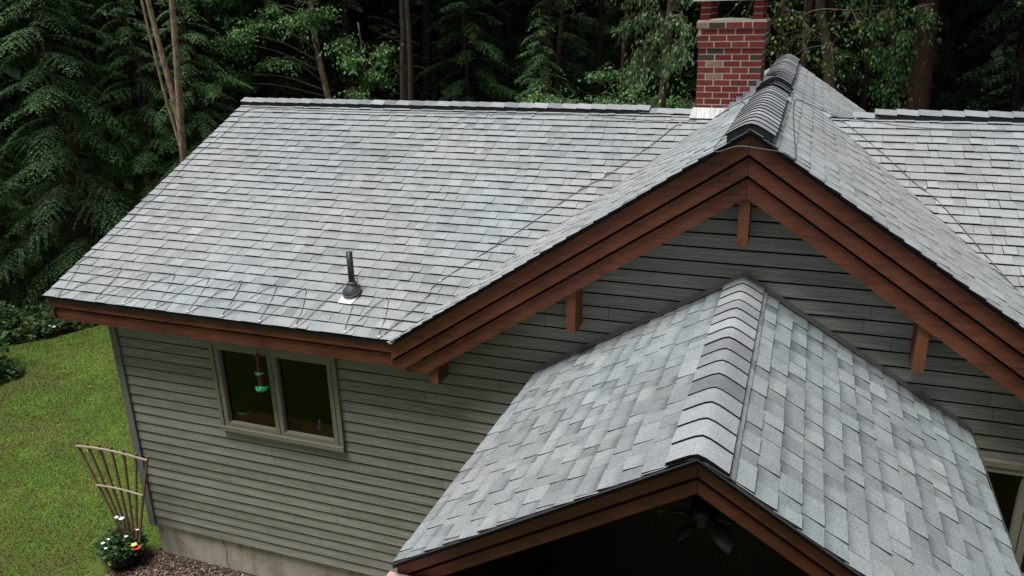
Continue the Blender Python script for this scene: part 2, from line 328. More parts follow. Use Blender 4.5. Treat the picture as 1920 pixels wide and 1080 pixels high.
# ---------------------------------------------------------------- the house
house = thing('house', 'grey green sided house with grey shingle roofs, red brown rake boards and a brick chimney', 'house', (7, 2, zf))
def siding(name, polys, holes, z0, parent, y=0., flip=False, axis='x', z_top=7):
    """lapped courses clipped to convex polygons in (x,z), minus rectangles"""
    b = MB(); rs = random.Random(3)
    for poly in polys:
        xa, xb = min(p[0] for p in poly), max(p[0] for p in poly); i = 0; z = z0
        while z < z_top:
            cuts = [xa-1]; q = xa+rs.uniform(.6, 3.2)
            while q < xb: cuts.append(q); q += rs.uniform(2.2, 3.8)
            cuts.append(xb+1)
            for c0, c1 in zip(cuts, cuts[1:]):
                tn = rs.random(); pcs = [[(c0+.0015, z), (c1-.0015, z), (c1-.0015, z+se*.845), (c0+.0015, z+se*.845)]]  # course stops short, dark backing in the gap draws the lap's shade
                for (hx0, hx1, hz0, hz1) in holes:
                    nx = []
                    for pc in pcs:
                        if z+se <= hz0 or z >= hz1: nx.append(pc); continue
                        nx += [clip(pc, 1, 0, hx0), clip(pc, -1, 0, -hx1)]
                        mid = clip(clip(pc, -1, 0, -hx0), 1, 0, hx1)
                        if len(mid) > 2: nx += [clip(mid, 0, 1, hz0), clip(mid, 0, -1, -hz1)]
                    pcs = [q_ for q_ in nx if len(q_) > 2]
                for pc in pcs:
                    pc = clip_poly(pc, poly)
                    if len(pc) < 3: continue
                    def P(u, v):
                        t = (v-z)/se; yy = y-.017*(1-t)-.002
                        return (u, yy, v) if axis == 'x' else (yy, u, v)
                    b.add([P(u, v) for u, v in pc], [list(range(len(pc)))], 0, tn)
                    lo = [p for p in pc if abs(p[1]-z) < 1e-6]
                    if len(lo) >= 2:
                        u0, u1 = min(p[0] for p in lo), max(p[0] for p in lo)
                        A, B_ = P(u0, z), P(u1, z); off = (0, .018, .001) if axis == 'x' else (.018, 0, .001)
                        b.add([A, B_, tuple(p+q for p, q in zip(B_, off)), tuple(p+q for p, q in zip(A, off))], [(0, 1, 2, 3)], 0, tn*.6)
            z += se
    return b.build(name, [M['siding']], parent)
win = (1.40, 3.04, 2.305, 3.37); win2 = (8.60, 10.62, 2.20, 3.28)
zt = He+.3
front_polys = [[(0, zs), (13.5, zs), (13.5, zs+se*24), (0, zs+se*24)],
               [(xc+.0, zs+se*24), (xer-.0, zs+se*24), (xer-.0, zgr(xer)-.10), (xg, Hg-.16), (xc, zgl(xc)-.10)]]
siding('wall', front_polys, [win, win2], zs, house)
b = MB()
def hole_wall(b, x0, x1, z0, z1, holes, y0, y1):
    cur = x0
    for hx0, hx1, hz0, hz1 in holes:
        b.box(cur, hx0, y0, y1, z0, z1); b.box(hx0, hx1, y0, y1, z0, hz0); b.box(hx0, hx1, y0, y1, hz1, z1); cur = hx1
    b.box(cur, x1, y0, y1, z0, z1)
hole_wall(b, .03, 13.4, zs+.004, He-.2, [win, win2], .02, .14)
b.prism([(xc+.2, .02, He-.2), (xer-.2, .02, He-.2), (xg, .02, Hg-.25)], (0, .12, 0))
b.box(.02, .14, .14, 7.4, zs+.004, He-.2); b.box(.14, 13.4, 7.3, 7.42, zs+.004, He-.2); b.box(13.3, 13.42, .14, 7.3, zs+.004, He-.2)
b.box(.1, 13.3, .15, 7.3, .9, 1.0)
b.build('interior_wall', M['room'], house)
siding('side_wall', [[(0, zs), (7.45, zs), (7.45, He-.1), (yr, Hr-.2), (0, He-.1)]], [], zs, house, 0, axis='y')
b = MB(); b.box(-.03, 13.45, .03, 7.4, zf-.4, zs-.004)
b.build('foundation', M['concrete'], house)
b = MB()
for cx_, zz in ((1.05, .02), (3.4, .0)):
    b = MB(); pts = [(cx_+.02*math.sin(q*2.1), .0285, zf-.1+(zs-zf+.1)*q/6) for q in range(7)]; b.tube(pts, .0035, 4); b.build('foundation_crack', M['asphalt'], house)
b = MB(); b.box(-.10, .0, -.035, .012, zs-.03, He-.25); b.box(-.10, -.055, .012, .10, zs-.03, He-.25); b.box(-.004, .010, -.043, -.035, zs-.03, He-.25)
b.build('corner_post', M['corner'], house)

# roofs: shingles laid one by one
def shingles(name, O, U, Vv, polys, e, seed, mat, parent, ujag=None, tabs=(.11, .30), lift=(.008, .014), flat=False, tv=.095, low=.55, joints=.35):
    rs = random.Random(seed); b = MB(); O, U, Vv = Vector(O), Vector(U).normalized(), Vector(Vv).normalized(); nn = U.cross(Vv)
    if nn.z < 0: nn = -nn
    P = lambda u, v, h: O+U*u+Vv*v+nn*h
    vmax = max(p[1] for q in polys for p in q); umin = min(p[0] for q in polys for p in q); umax = max(p[0] for q in polys for p in q)
    for q in polys:
        b.add([P(u, v, -.006) for u, v in q], [list(range(len(q)))], 2)
    i = 0
    while i*e < vmax:
        v0 = i*e; u = umin-rs.uniform(0, .3); wave = [rs.uniform(-1, 1) for _ in range(4)]; jag = rs.uniform(-.012, .012); raised = True
        while u < umax:
            wdt = rs.uniform(*tabs); raised = not raised if rs.random() < .8 else raised
            if not raised: wdt *= .8
            tone = min(1, max(0, (.58 if raised else .46)+rs.gauss(0, tv)))
            hb = (rs.uniform(*lift) if raised else lift[0]*low*rs.uniform(.8, 1.1))
            if flat: hb = rs.uniform(*lift)
            jit = .004*math.sin(u*1.3+wave[0]*3)+rs.uniform(-.0015, .0015)
            gap = .0026 if rs.random() < joints else .0006
            rect = [(u+gap, v0+jit), (u+wdt-gap, v0+jit), (u+wdt-gap, v0+e+.012), (u+gap, v0+e+.012)]
            if ujag: rect = clip(rect, -1, 0, -(ujag+jag)) if len(rect) > 2 else rect
            for q in polys:
                pc = clip_poly(rect, q) if len(rect) > 2 else []
                if len(pc) < 3: continue
                H = lambda v: hb+(-.002-hb)*(v-v0)/(e+.012)
                k0 = len(pc); top = [P(a, c, H(c)) for a, c in pc]; bot = [P(a, c, -.006) for a, c in pc]
                vv = [(c-v0)/e for a, c in pc]
                b.add(top, [list(range(k0))], 0, tone, vv)
                b.add(top+bot, [(j, (j+1) % k0, k0+(j+1) % k0, k0+j) for j in range(k0)], 1, tone)  # black cut asphalt edge, also paints the shade line under each course
            u += wdt
        i += 1
    return b.build(name, [mat, M['asphalt'], M['asphalt_dark']], parent)
def slab(b, pts, dz0=-.02, dz1=-.10):
    b.prism([(x, y, z+dz1) for x, y, z in pts], (0, 0, dz0-dz1))
EX = .1432
cosm = 1/math.hypot(1, sm); cosl = 1/math.hypot(1, sl); cosr = 1/math.hypot(1, sr)
ys_ = lambda y: (y+o)/cosm
TOPV = ys_(yr)
main_roof = shingles('main_roof', (0, -o, He), (1, 0, 0), (0, 1, sm), [
    [(-r_, 0), (xc, 0), (xg-tl, TOPV), (-r_, TOPV)],
    [(xer, 0), (XE, 0), (XE, TOPV), (xg+tr, TOPV)]], EX, 11, M['shingle'], house, tabs=(.10, .24), lift=(.015, .020), low=.82, joints=.3, tv=.12)
U_ = lambda y: y+o
gable_l = shingles('gable_roof', (xc, -o, He), (0, 1, 0), (1, 0, sl), [
    [(-.02, 0), (-.02, (xg-xc)/cosl), (U_(yr), (xg-xc)/cosl), (U_(yr), (xg-tl-xc)/cosl)],
    [(U_(yr), (xg-tl-xc)/cosl), (U_(yr), (xg-xc)/cosl), (U_(yb), (xg-xc)/cosl), (U_(yb), .4), (U_(yb)-.3, .3)]], EX, 12, M['shingle'], house, ujag=0.0, tabs=(.10, .24), low=.8, tv=.11)
gable_r = shingles('gable_roof', (xer, -o, He), (0, 1, 0), (-1, 0, sr), [
    [(-.02, 0), (-.02, (xer-xg)/cosr), (U_(yr), (xer-xg)/cosr), (U_(yr), (xer-xg-tr)/cosr)],
    [(U_(yr), (xer-xg-tr)/cosr), (U_(yr), (xer-xg)/cosr), (U_(yb), (xer-xg)/cosr), (U_(yb), .4), (U_(yb)-.3, .3)]], EX, 13, M['shingle'], house, ujag=0.0, tabs=(.10, .24), low=.8, tv=.11)
# back slope of the main roof and the sheathing under all of it
b = MB(); yb2 = 2*yr+o
b.add([(-r_, yr, Hr), (XE, yr, Hr), (XE, yb2, He), (-r_, yb2, He)], [(0, 3, 2, 1)], 0, .5)
back = b.build('back_roof', [M['shingle']], house)
b = MB()
slab(b, [(-r_+.03, -o+.06, zmain(0, -o+.06)), (xc, -o+.06, zmain(0, -o+.06)), (xg-tl, yr, Hr), (-r_+.03, yr, Hr)])
slab(b, [(xer, -o+.06, zmain(0, -o+.06)), (XE, -o+.06, zmain(0, -o+.06)), (XE, yr, Hr), (xg+tr, yr, Hr)])
slab(b, [(-r_+.03, yr, Hr), (XE, yr, Hr), (XE, yb2-.03, He), (-r_+.03, yb2-.03, He)])
slab(b, [(xc+.05, -o+.1, zgl(xc+.05)), (xg, -o+.1, Hg), (xg, yr, Hg), (xg-tl, yr, Hr)])
slab(b, [(xer-.05, -o+.1, zgr(xer-.05)), (xg, -o+.1, Hg), (xg, yr, Hg), (xg+tr, yr, Hr)])
slab(b, [(xg-tl, yr, Hr), (xg, yr, Hg), (xg, yb-.03, Hg), (xc+.4, yb-.03, zgl(xc+.4))])
slab(b, [(xg+tr, yr, Hr), (xg, yr, Hg), (xg, yb-.03, Hg), (xer-.4, yb-.03, zgr(xer-.4))])
b.box(-r_+.1, xc-.05, -o+.07, .0, He-.30, He-.28)
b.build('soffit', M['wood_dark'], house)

# rake boards of the big gable: three stepped tiers
def rake(b, side, a0, a1, yf, thick=.04, zmin=-9, x_end=None, line=None, xpk=xg, Hpk=Hg, s=None, m=0):
    s = (sl if side < 0 else sr) if s is None else s
    xe = x_end if x_end is not None else (xc+.02 if side < 0 else xer-.02)
    zz = lambda x: Hpk-s*abs(x-xpk)
    g_ = .0018*side
    poly = [(xe, zz(xe)-a0), (xpk+g_, Hpk-a0), (xpk+g_, Hpk-a1), (xe, zz(xe)-a1)]
    poly = clip(poly, 0, -1, -zmin)
    b.prism([(x, yf, z) for x, z in poly], (0, thick, 0), m)
TI = [(.048, .196, -o+.030), (.226, .366, -o+.062), (.396, .552, -o+.094)]
for side, mt in ((-1, 'wood_l'), (1, 'wood_r')):
    for i, (a0, a1, yf) in enumerate(TI):
        b = MB(); rake(b, side, a0, a1, yf, .05, 3.512 if i else 3.6, x_end=(xc-.03 if i < 2 else xc-.01) if side < 0 else xer+.03)
        ob = b.build('rake_board', M[mt], house)
b = MB(); rake(b, -1, .006, .046, -o+.012, .06); rake(b, 1, .006, .046, -o+.012, .06); b.build('drip_edge', M['asphalt'], house)
b = MB(); rake(b, -1, .1, .5, -o+.150, .02, 3.64, x_end=xc+.1); rake(b, 1, .1, .5, -o+.150, .02); b.build('rake_shade_backing', M['asphalt'], house)  # black sheet paints the shade in the gaps between tiers
for x, zb in ((4.345, 3.395), (5.752, 4.125), (7.187, 5.055), (8.598, 4.130)):
    b = MB(); zt_ = min(zgl(x), zgr(x))-.40
    if x < 4.5: zt_ = 3.74
    b.box(x-.042, x+.042, -o+.12, -.0, zb, zt_); b.build('lookout', M['wood_v'], house)
# eave fascia (two tiers), left and right wing, end boards on the left gable end
for i, (a0, a1, yf) in enumerate(((.018, .136, -o+.030), (.166, .298, -o+.055))):
    b = MB(); b.box(-r_+.055+.0*i, xc-.032, yf, yf+.05, He-a1, He-a0); b.build('fascia_board', M['wood_x'], house)
    b = MB(); b.box(xer+.032, XE-.05, yf, yf+.05, He-a1, He-a0); b.build('fascia_board', M['wood_x'], house)
    b = MB(); xx = -r_+.03+.025*i
    for sg in (1,):
        b.prism([(xx, -o+.03, zmain(0, -o+.03)-a0-.01), (xx, yr, Hr-a0-.01), (xx, yr, Hr-a1-.01), (xx, -o+.03, zmain(0, -o+.03)-a1-.01)], (.0245, 0, 0))
        b.prism([(xx, yb2, He-a0-.01), (xx, yr, Hr-a0-.01), (xx, yr, Hr-a1-.01), (xx, yb2, He-a1-.01)], (.0245, 0, 0))
    b.build('rake_board', M['wood_x'], house)
b = MB(); b.box(-r_+.01, xc-.01, -o+.008, -o+.028, He-.045, He-.006); b.build('drip_edge', M['asphalt'], house)
b = MB(); b.prism([(xc-.045, -o-.012, He-.004), (xc+.05, -o-.012, He+.030), (xc+.03, -o-.012, He-.006), (xc-.005, -o-.012, He-.030)], (0, .03, 0)); b.build('corner_flashing', M['white'], house)

# ridge caps (curved pieces overlapping) with or without a vent body underneath
def caps(name, p0, dirv, length, e, hw, sL, sR, base, lift, mat, parent, body=0, rad=.05, seed=1, thick=.006, jitter=.2, hwj=0):
    rs = random.Random(seed); b = MB(); p0 = Vector(p0); dv = Vector(dirv).normalized(); sd_ = dv.cross(Vector((0, 0, 1)))
    K = 8; xs_ = [-1+2*i/K for i in range(K+1)]
    def prof(t, hh): x = t*hh; s_ = sL if x < 0 else sR; return x, -s_*(math.sqrt(x*x+rad*rad)-rad)
    s = 0
    while s < length-.01:
        ee = e*rs.uniform(.96, 1.04); h0 = base+lift*rs.uniform(1-jitter, 1+jitter); tone = min(1, max(0, rs.gauss(.6, .22))); hh = hw*(1+rs.uniform(-hwj, hwj))
        top0, top1, bot0, bot1 = [], [], [], []
        s1 = min(s+ee*1.02, length)
        for t in xs_:
            x, z = prof(t, hh)
            top0.append(p0+dv*s+sd_*x+Vector((0, 0, z+h0+thick))); bot0.append(p0+dv*s+sd_*x+Vector((0, 0, z+h0)))
            top1.append(p0+dv*s1+sd_*x+Vector((0, 0, z+base+thick))); bot1.append(p0+dv*s1+sd_*x+Vector((0, 0, z+base)))
        n_ = K+1
        b.add(top0+top1, [(i, i+1, n_+i+1, n_+i) for i in range(K)], 0, tone, smooth=True)
        b.add(top0+bot0, [(i, i+1, n_+i+1, n_+i) for i in range(K)], 1)
        # the shade gap below the lifted front edge is painted in as a black face
        low = [q-Vector((0, 0, h0-base+.004))+dv*.004 for q in bot0]
        b.add([q+dv*.004 for q in bot0]+low, [(i, i+1, n_+i+1, n_+i) for i in range(K)], 1)
        for sidx in (0, K):
            b.add([top0[sidx], top1[sidx], bot1[sidx], bot0[sidx]], [(0, 1, 2, 3)], 1)
        s += ee
    ob = b.build(name, [mat, M['asphalt']], parent)
    if body:
        b = MB(); pl_ = []
        for t in xs_:
            x, z = prof(t, hw*.93); pl_.append((x, z))
        a = [p0+sd_*x+dv*.006+Vector((0, 0, z+base-.002)) for x, z in pl_]; c_ = [p0+sd_*x+dv*.006+Vector((0, 0, z-.02)) for x, z in pl_]
        b.prism(a+c_[::-1], dv*(length-.012)); b.build('ridge_vent', M['black'], ob)
    return ob
caps('ridge_cap', (-r_+.0, yr, Hr), (1, 0, 0), 5.683+r_, .205, .135, sm, sm, .048, .009, M['cap'], house, body=1, seed=2, rad=.03)
caps('ridge_cap', (5.55, yr, Hr), (1, 0, 0), .8, .23, .135, sm, sm, .012, .010, M['cap'], house, seed=3, rad=.03)
caps('ridge_cap', (8.33, yr, Hr), (1, 0, 0), 6.5, .235, .135, sm, sm, .048, .014, M['cap'], house, body=1, seed=4, rad=.03)
caps('ridge_cap', (7.62, yr, Hr), (1, 0, 0), .76, .23, .135, sm, sm, .010, .012, M['cap'], house, seed=5, rad=.03)
caps('ridge_cap', (xg, -o-.01, Hg-.01), (0, 1, 0), 2.95, .200, .185, sl, sr, .045, .010, M['cap'], house, body=1, seed=6, rad=.06, hwj=.02, thick=.003)
caps('ridge_cap', (xg, 2.93, Hg-.01), (0, 1, 0), .62, .10, .19, sl, sr, .022, .016, M['cap'], house, seed=7, rad=.06, jitter=.6, hwj=.1)
caps('ridge_cap', (xg, 3.50, Hg-.01), (0, 1, 0), yb-3.5, .20, .185, sl, sr, .052, .008, M['cap'], house, body=1, seed=8, rad=.06, jitter=.6, hwj=.04, thick=.003)

# chimney
chim = bpy.data.objects.new('chimney', None); chim.location = (0, 0, 0); link(chim, house); chim.location = Vector((6.64, 3.95, 5.4))-wloc(house)
cx0, cx1, cy0, cy1 = 6.262, 7.012, 3.60, 4.36
rows = 14; rh = .0748; zb0 = 6.70-rows*rh
b = MB(); rs = random.Random(5)
for i in range(rows):
    z0 = zb0+i*rh; z1 = z0+rh-.013; ex = .0 if i < 10 else (.016 if i < 13 else .034)
    if i in (10,): ex = .016
    ax, bx, ay, by = cx0-ex, cx1+ex, cy0-ex, cy1+ex
    for face in range(2):
        L = (bx-ax) if face == 0 else (by-ay); p = (-.1 if i % 2 else 0)+(.0 if i < 11 else .04)
        while p < L:
            q = p+.2045-(.1 if (i >= 11 and rs.random() < .2) else 0); a_, c_ = max(p, 0), min(q-.013, L)
            if c_-a_ > .012:
                tn = rs.random(); tn = .08 if tn < .12 else (.95 if tn > .95 else .25+.5*rs.random()); dj = rs.uniform(0, .002)
                if face == 0: b.box(ax+a_, ax+c_, ay-dj, ay+.06, z0, z1, 0, tn); b.box(ax+a_, ax+c_, by-.06, by+dj, z0, z1, 0, tn)
                else:
                    b.box(bx-.058, bx+dj, ay+a_+.0, ay+c_, z0+.0006, z1-.0006, 0, tn); b.box(ax-dj, ax+.058, ay+a_, ay+c_, z0+.0006, z1-.0006, 0, tn)
            p = q
b.build('brick_stack', M['brick'], chim)
b = MB(); b.box(cx0+.0015, cx1-.0015, cy0+.0015, cy1-.0015, 5.2, 6.698); b.box(cx0-.0145, cx1+.0145, cy0-.0145, cy1+.0145, zb0+10*rh-.002, zb0+13*rh-.008); b.box(cx0-.032, cx1+.032, cy0-.032, cy1+.032, zb0+13*rh-.002, 6.697)
b.build('mortar', M['mortar'], chim)
b = MB(); b.prism([(cx0-.02, cy0-.02, 6.700), (cx1+.02, cy0-.02, 6.700), (cx1+.02, cy1+.02, 6.700), (cx0-.02, cy1+.02, 6.700)], (0, 0, .016)); b.tube([(cx0+.05, cy0+.02, 6.715), (6.6, cy0+.01, 6.722), (6.85, cy0+.02, 6.718)], [.012, .018, .012], 6)
b.build('crown', M['mortar'], chim)
for px_, py_ in ((cx0+.0, cy0+.0), (cx1-.135, cy0), (cx0, cy1-.11), (cx1-.135, cy1-.11)):
    b = MB()
    for q in range(3):
        ww = .11 if px_ > 6.5 else .12
        b.box(px_, px_+ww, py_, py_+.1, 6.716+q*.073, 6.716+q*.073+.062, 0, .3+.15*q); b.box(px_+.004, px_+ww-.004, py_+.004, py_+.096, 6.716+q*.073+.062, 6.716+q*.073+.073, 1)
    b.build('cap_pillar', [M['brick'], M['mortar']], chim)
b = MB(); b.box(cx0-.085, cx1+.085, cy0-.06, cy1+.06, 6.934, 6.99); b.build('cap_slab', M['slab'], chim)
za = zmain(0, cy0-.06)
b = MB(); b.prism([(cx0-.03, cy0-.012, zb0+.02), (cx1, cy0-.012, zb0+.02), (cx1, cy0-.02, 5.62), (cx1, cy0-.10, zmain(0, cy0-.10)+.03), (cx0-.055, cy0-.10, zmain(0, cy0-.10)+.03), (cx0-.04, cy0-.02, 5.66)], (0, .01, .004))
b.add([(cx0-.03, cy0-.012, zb0+.03), (cx1-.1, cy0-.012, zb0+.03), (cx1-.1, cy0-.10, zmain(0, cy0-.10)+.032), (cx0-.055, cy0-.10, zmain(0, cy0-.10)+.032)], [(0, 1, 2, 3)])
b.add([(cx0-.03, cy0-.012, zb0+.03), (cx0-.055, cy0-.10, zmain(0, cy0-.10)+.032), (cx0-.035, cy1, 5.4), (cx0-.03, cy1, zb0+.03)], [(0, 1, 2, 3)])
b.build('apron_flashing', M['apron'], chim)
b = MB()
for q in range(7):     # stepped lead up the gable slope
    x0 = 6.60+q*.075; z0 = zgl(x0)-.03
    b.box(x0, x0+.105, cy0-.014-.0012*q, cy0-.004, z0-.05, z0+.105+.012*q)
for q in range(6):
    x0 = 6.99; yq = cy0+q*.13; b.box(x0+.022, x0+.034+.001*q, yq, yq+.17, zgl(x0)-.08, zgl(x0)+.13)
for q in range(9):     # crumpled strip lying on the slope in front of the stack
    x0 = 6.50+q*.075; b.add([(x0, cy0-.02, zgl(x0)+.022), (x0+.085, cy0-.02, zgl(x0+.085)+.026), (x0+.085+.02, cy0-.12-.02*(q % 2), zgl(x0+.105)+.018), (x0+.02, cy0-.12-.02*(q % 3), zgl(x0+.02)+.020)], [(0, 1, 2, 3)])
b.build('step_flashing', M['lead'], chim)

# plumbing vent
vp = bpy.data.objects.new('vent_pipe', None); link(vp, house); vx, vy = 3.235, .16; vz = zmain(vx, vy); vp.location = Vector((vx, vy, vz))-wloc(house)
b = MB(); b.tube([(vx, vy, vz-.1), (vx, vy, vz+.46)], .034, 14); b.tube([(vx, vy, vz+.461), (vx, vy, vz+.463)], .026, 14, tone=0); b.build('pipe', M['black'], vp)
nv = Vector((0, -sm, 1)).normalized(); b = MB(); c0 = Vector((vx, vy, vz))
b.tube([c0+nv*.006, c0+nv*.03, c0+nv*.045+Vector((0, 0, .005)), c0+Vector((0, 0, .075)), c0+Vector((0, 0, .12)), c0+Vector((0, 0, .14))], [.105, .100, .085, .062, .043, .040], 20)
b.tube([c0+nv*.05, c0+nv*.062], [.094, .090], 20); b.build('rubber_boot', M['rubber'], vp)
b = MB(); q0 = [(vx-.09, vy-.165), (vx+.07, vy-.165), (vx+.10, vy-.03), (vx-.09, vy-.03)]; b.prism([(x, y, zmain(x, y)+.018) for x, y in q0], (0, 0, .004)); b.build('base_flashing', M['white'], vp)
b = MB(); b.tube([c0+Vector((.046*math.cos(a_), .046*math.sin(a_), .125)) for a_ in [i*.45 for i in range(15)]], .007, 6); b.tube([c0+nv*.05+Vector((.1*math.cos(a_), .1*math.sin(a_), -.1*sm*-math.sin(a_)*1.)) for a_ in [i*.45 for i in range(15)]], .006, 6); b.build('cable_ring', M['cable'], vp)

# windows
def window(x0, x1, z0, z1, mull, parent, head=True):
    wn = bpy.data.objects.new('window', None); link(wn, parent); wn.location = Vector(((x0+x1)/2, 0, z0))-wloc(parent)
    b = MB(); t = .052
    b.box(x0-.02, x0+t-.02, -.052, .02, z0, z1); b.box(x1-t+.02, x1+.02, -.052, .02, z0, z1); b.box(x0-.02, x1+.02, -.055, .021, z1, z1+.05); b.box(x0-.02, x1+.02, -.066, .02, z0-.045, z0+.012)
    b.box(x0-.024, x1+.024, -.03, .0, z0-.056, z0-.045)
    b.box(x0+t-.02, x0+t-.005, -.034, .05, z0+.012, z1); b.box(x1-t+.005, x1-t+.02, -.034, .05, z0+.012, z1)
    b.build('frame', M['trim'], wn)
    edges = [x0+t-.004]+[m_ for m_ in mull]+[x1-t+.004]
    for i in range(len(edges)-1):
        a, c_ = edges[i]+(.005 if i else 0), edges[i+1]-(.005 if i < len(edges)-2 else 0); s_ = .052
        b = MB(); b.box(a, a+s_, -.044, .03, z0+.014, z1-.002); b.box(c_-s_, c_, -.044, .03, z0+.014, z1-.002); b.box(a+s_, c_-s_, -.0445, .03, z0+.014, z0+.014+s_); b.box(a+s_, c_-s_, -.0445, .03, z1-.002-s_, z1-.002)
        b.box(a+s_, a+s_+.009, -.030, .028, z0+.066, z1-.054); b.box(c_-s_-.009, c_-s_, -.030, .028, z0+.066, z1-.054); b.box(a+s_+.009, c_-s_-.009, -.030, .028, z0+.066, z0+.075)
        b.build('sash', M['trim'], wn)
        b = MB(); b.add([(a+s_-.002, .004, z0+.05), (c_-s_+.002, .004, z0+.05), (c_-s_+.002, .004, z1-.05), (a+s_-.002, .004, z1-.05)], [(0, 1, 2, 3)]); b.build('pane', M['glass'], wn)
    return wn
window(*win, [2.222], house); window(*win2, [9.585], house)
b = MB(); b.box(1.42, 3.02, .035, .26, 2.30, 2.375); b.build('sill', M['sill'], house)
b = MB(); b.box(8.65, 10.6, .055, .26, 2.195, 2.24); b.build('sill', M['sill'], house)
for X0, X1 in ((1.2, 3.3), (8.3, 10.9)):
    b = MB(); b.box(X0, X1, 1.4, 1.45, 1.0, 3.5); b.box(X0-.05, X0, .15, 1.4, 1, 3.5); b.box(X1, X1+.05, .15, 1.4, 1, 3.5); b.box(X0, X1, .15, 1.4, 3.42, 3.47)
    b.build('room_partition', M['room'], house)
if 0: b.box(1.15, 1.2, .15, 1.4, 1, 3.5); b.box(3.3, 3.35, .15, 1.4, 1, 3.5); b.box(8.3, 8.35, .15, 1.4, 1, 3.5); b.box(1.2, 3.3, .15, 1.4, 3.42, 3.47); b.box(8.3, 10.9, .15, 1.4, 3.42, 3.47)

# ---------------------------------------------------------------- porch (part of the house)
porch = bpy.data.objects.new('porch', None); link(porch, house); porch.location = Vector((xp, -1.5, zf))-wloc(house)
xl, xr_ = xp-wl, xp+wr; zl, zr_ = Hp-spl*wl, Hp-spr*wr; cpl, cpr = 1/math.hypot(1, spl), 1/math.hypot(1, spr)
EP = .1432
pl1 = shingles('porch_roof', (xl, -dp, zl), (0, 1, 0), (1, 0, spl), [[(-.02, 0), (dp-.022, 0), (dp-.022, wl/cpl), (-.02, wl/cpl)]], EP, 21, M['shingle_porch'], porch, ujag=.002, tabs=(.12, .25), lift=(.008, .011), tv=.105, joints=.8)
pl2 = shingles('porch_roof', (xr_, -dp, zr_), (0, 1, 0), (-1, 0, spr), [[(-.02, 0), (dp-.022, 0), (dp-.022, wr/cpr), (-.02, wr/cpr)]], EP, 22, M['shingle_porch'], porch, ujag=.002, tabs=(.12, .25), lift=(.009, .013), tv=.105, joints=.9)
caps('ridge_cap', (xp, -dp-.012, Hp-.002), (0, 1, 0), dp-.03, .203, .165, spl, spr, .010, .013, M['cap'], porch, seed=9, rad=.028, jitter=.25)
b = MB()      # thin darker strip of cut shingles beside the caps on the right
rs = random.Random(9); y = -dp
while y < -.1:
    L = rs.uniform(.12, .34); b2 = []
    x0, x1 = xp+.168, xp+.196+rs.uniform(-.004, .004); zc = lambda x: Hp-spr*(x-xp)+.012
    b.prism([(x0, y, zc(x0)-.004), (x1, y, zc(x1)-.004), (x1, min(y+L, -.03)-.004, zc(x1)-.004), (x0, min(y+L, -.03)-.004, zc(x0)-.004)], (0, 0, .006), 0, rs.uniform(.05, .7)); y += L
b.build('trim_strip', [M['cap']], porch)
b = MB()
slab(b, [(xl+.02, -dp+.05, zl+spl*.02), (xp, -dp+.05, Hp), (xp, -.022, Hp), (xl+.02, -.022, zl+spl*.02)], -.012, -.07)
slab(b, [(xr_-.02, -dp+.05, zr_+spr*.02), (xp, -dp+.05, Hp), (xp, -.022, Hp), (xr_-.02, -.022, zr_+spr*.02)], -.012, -.07)
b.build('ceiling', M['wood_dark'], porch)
# flashing against the wall
b = MB()
for side, s_, xe in ((-1, spl, xl), (1, spr, xr_)):
    zz = lambda x, s_=s_: Hp-s_*abs(x-xp)
    b.prism([(xe, -.026, zz(xe)+.004), (xp, -.026, Hp+.012), (xp, -.026, Hp+.058), (xe, -.026, zz(xe)+.045)], (0, -.010, 0))
    b.prism([(xe, -.036, zz(xe)+.010), (xp, -.036, Hp+.016), (xp, -.036, Hp+.024), (xe, -.036, zz(xe)+.018)], (0, -.020, 0))
b.build('wall_flashing', M['flash'], porch)
b = MB(); b.prism([(xr_, -.03, zr_+.03), (xr_+.02, -.03, zr_+.0), (xr_+.02, -dp, zr_-.03), (xr_, -dp, zr_+.0)], (.012, 0, -.02)); b.build('eave_drip_edge', M['flash'], porch)
for i, (a0, a1, yf) in enumerate(((.052, .136, -dp+.03), (.176, .262, -dp+.06))):
    for side, s_, xe in ((-1, spl, xl+.02), (1, spr, xr_-.02)):
        b = MB(); rake(b, side, a0, a1, yf, .045, x_end=xe, xpk=xp, Hpk=Hp, s=s_); b.build('rake_board', M['wood_px'], porch)
b = MB()
for side, s_, xe in ((-1, spl, xl), (1, spr, xr_)): rake(b, side, .006, .050, -dp+.010, .05, x_end=xe, xpk=xp, Hpk=Hp, s=s_)
b.build('drip_edge', M['asphalt'], porch)
b = MB(); b.box(xl+.005, xl+.04, -dp+.08, -.04, zl-.14, zl-.012); b.build('eave_fascia', M['wood_px'], porch)
b = MB(); b.box(xr_-.04, xr_-.005, -dp+.08, -.04, zr_-.14, zr_-.012); b.build('eave_fascia', M['wood_px'], porch)
b = MB(); b.box(xl-.03, xl+.33, -dp-.28, -dp+.02, zl-.20, zl-.085); b.build('beam_end', M['wood_faded'], porch)
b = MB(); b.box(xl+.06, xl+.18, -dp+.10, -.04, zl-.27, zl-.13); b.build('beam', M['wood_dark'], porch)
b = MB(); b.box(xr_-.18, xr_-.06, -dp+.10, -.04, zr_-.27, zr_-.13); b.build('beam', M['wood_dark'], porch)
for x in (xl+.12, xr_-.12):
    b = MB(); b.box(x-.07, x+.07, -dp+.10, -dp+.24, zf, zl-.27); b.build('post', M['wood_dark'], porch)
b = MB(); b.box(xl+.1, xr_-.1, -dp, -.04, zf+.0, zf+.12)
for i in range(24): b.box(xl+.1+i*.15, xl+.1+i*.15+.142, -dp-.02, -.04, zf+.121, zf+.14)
b.build('floor', M['wood_dark'], porch)
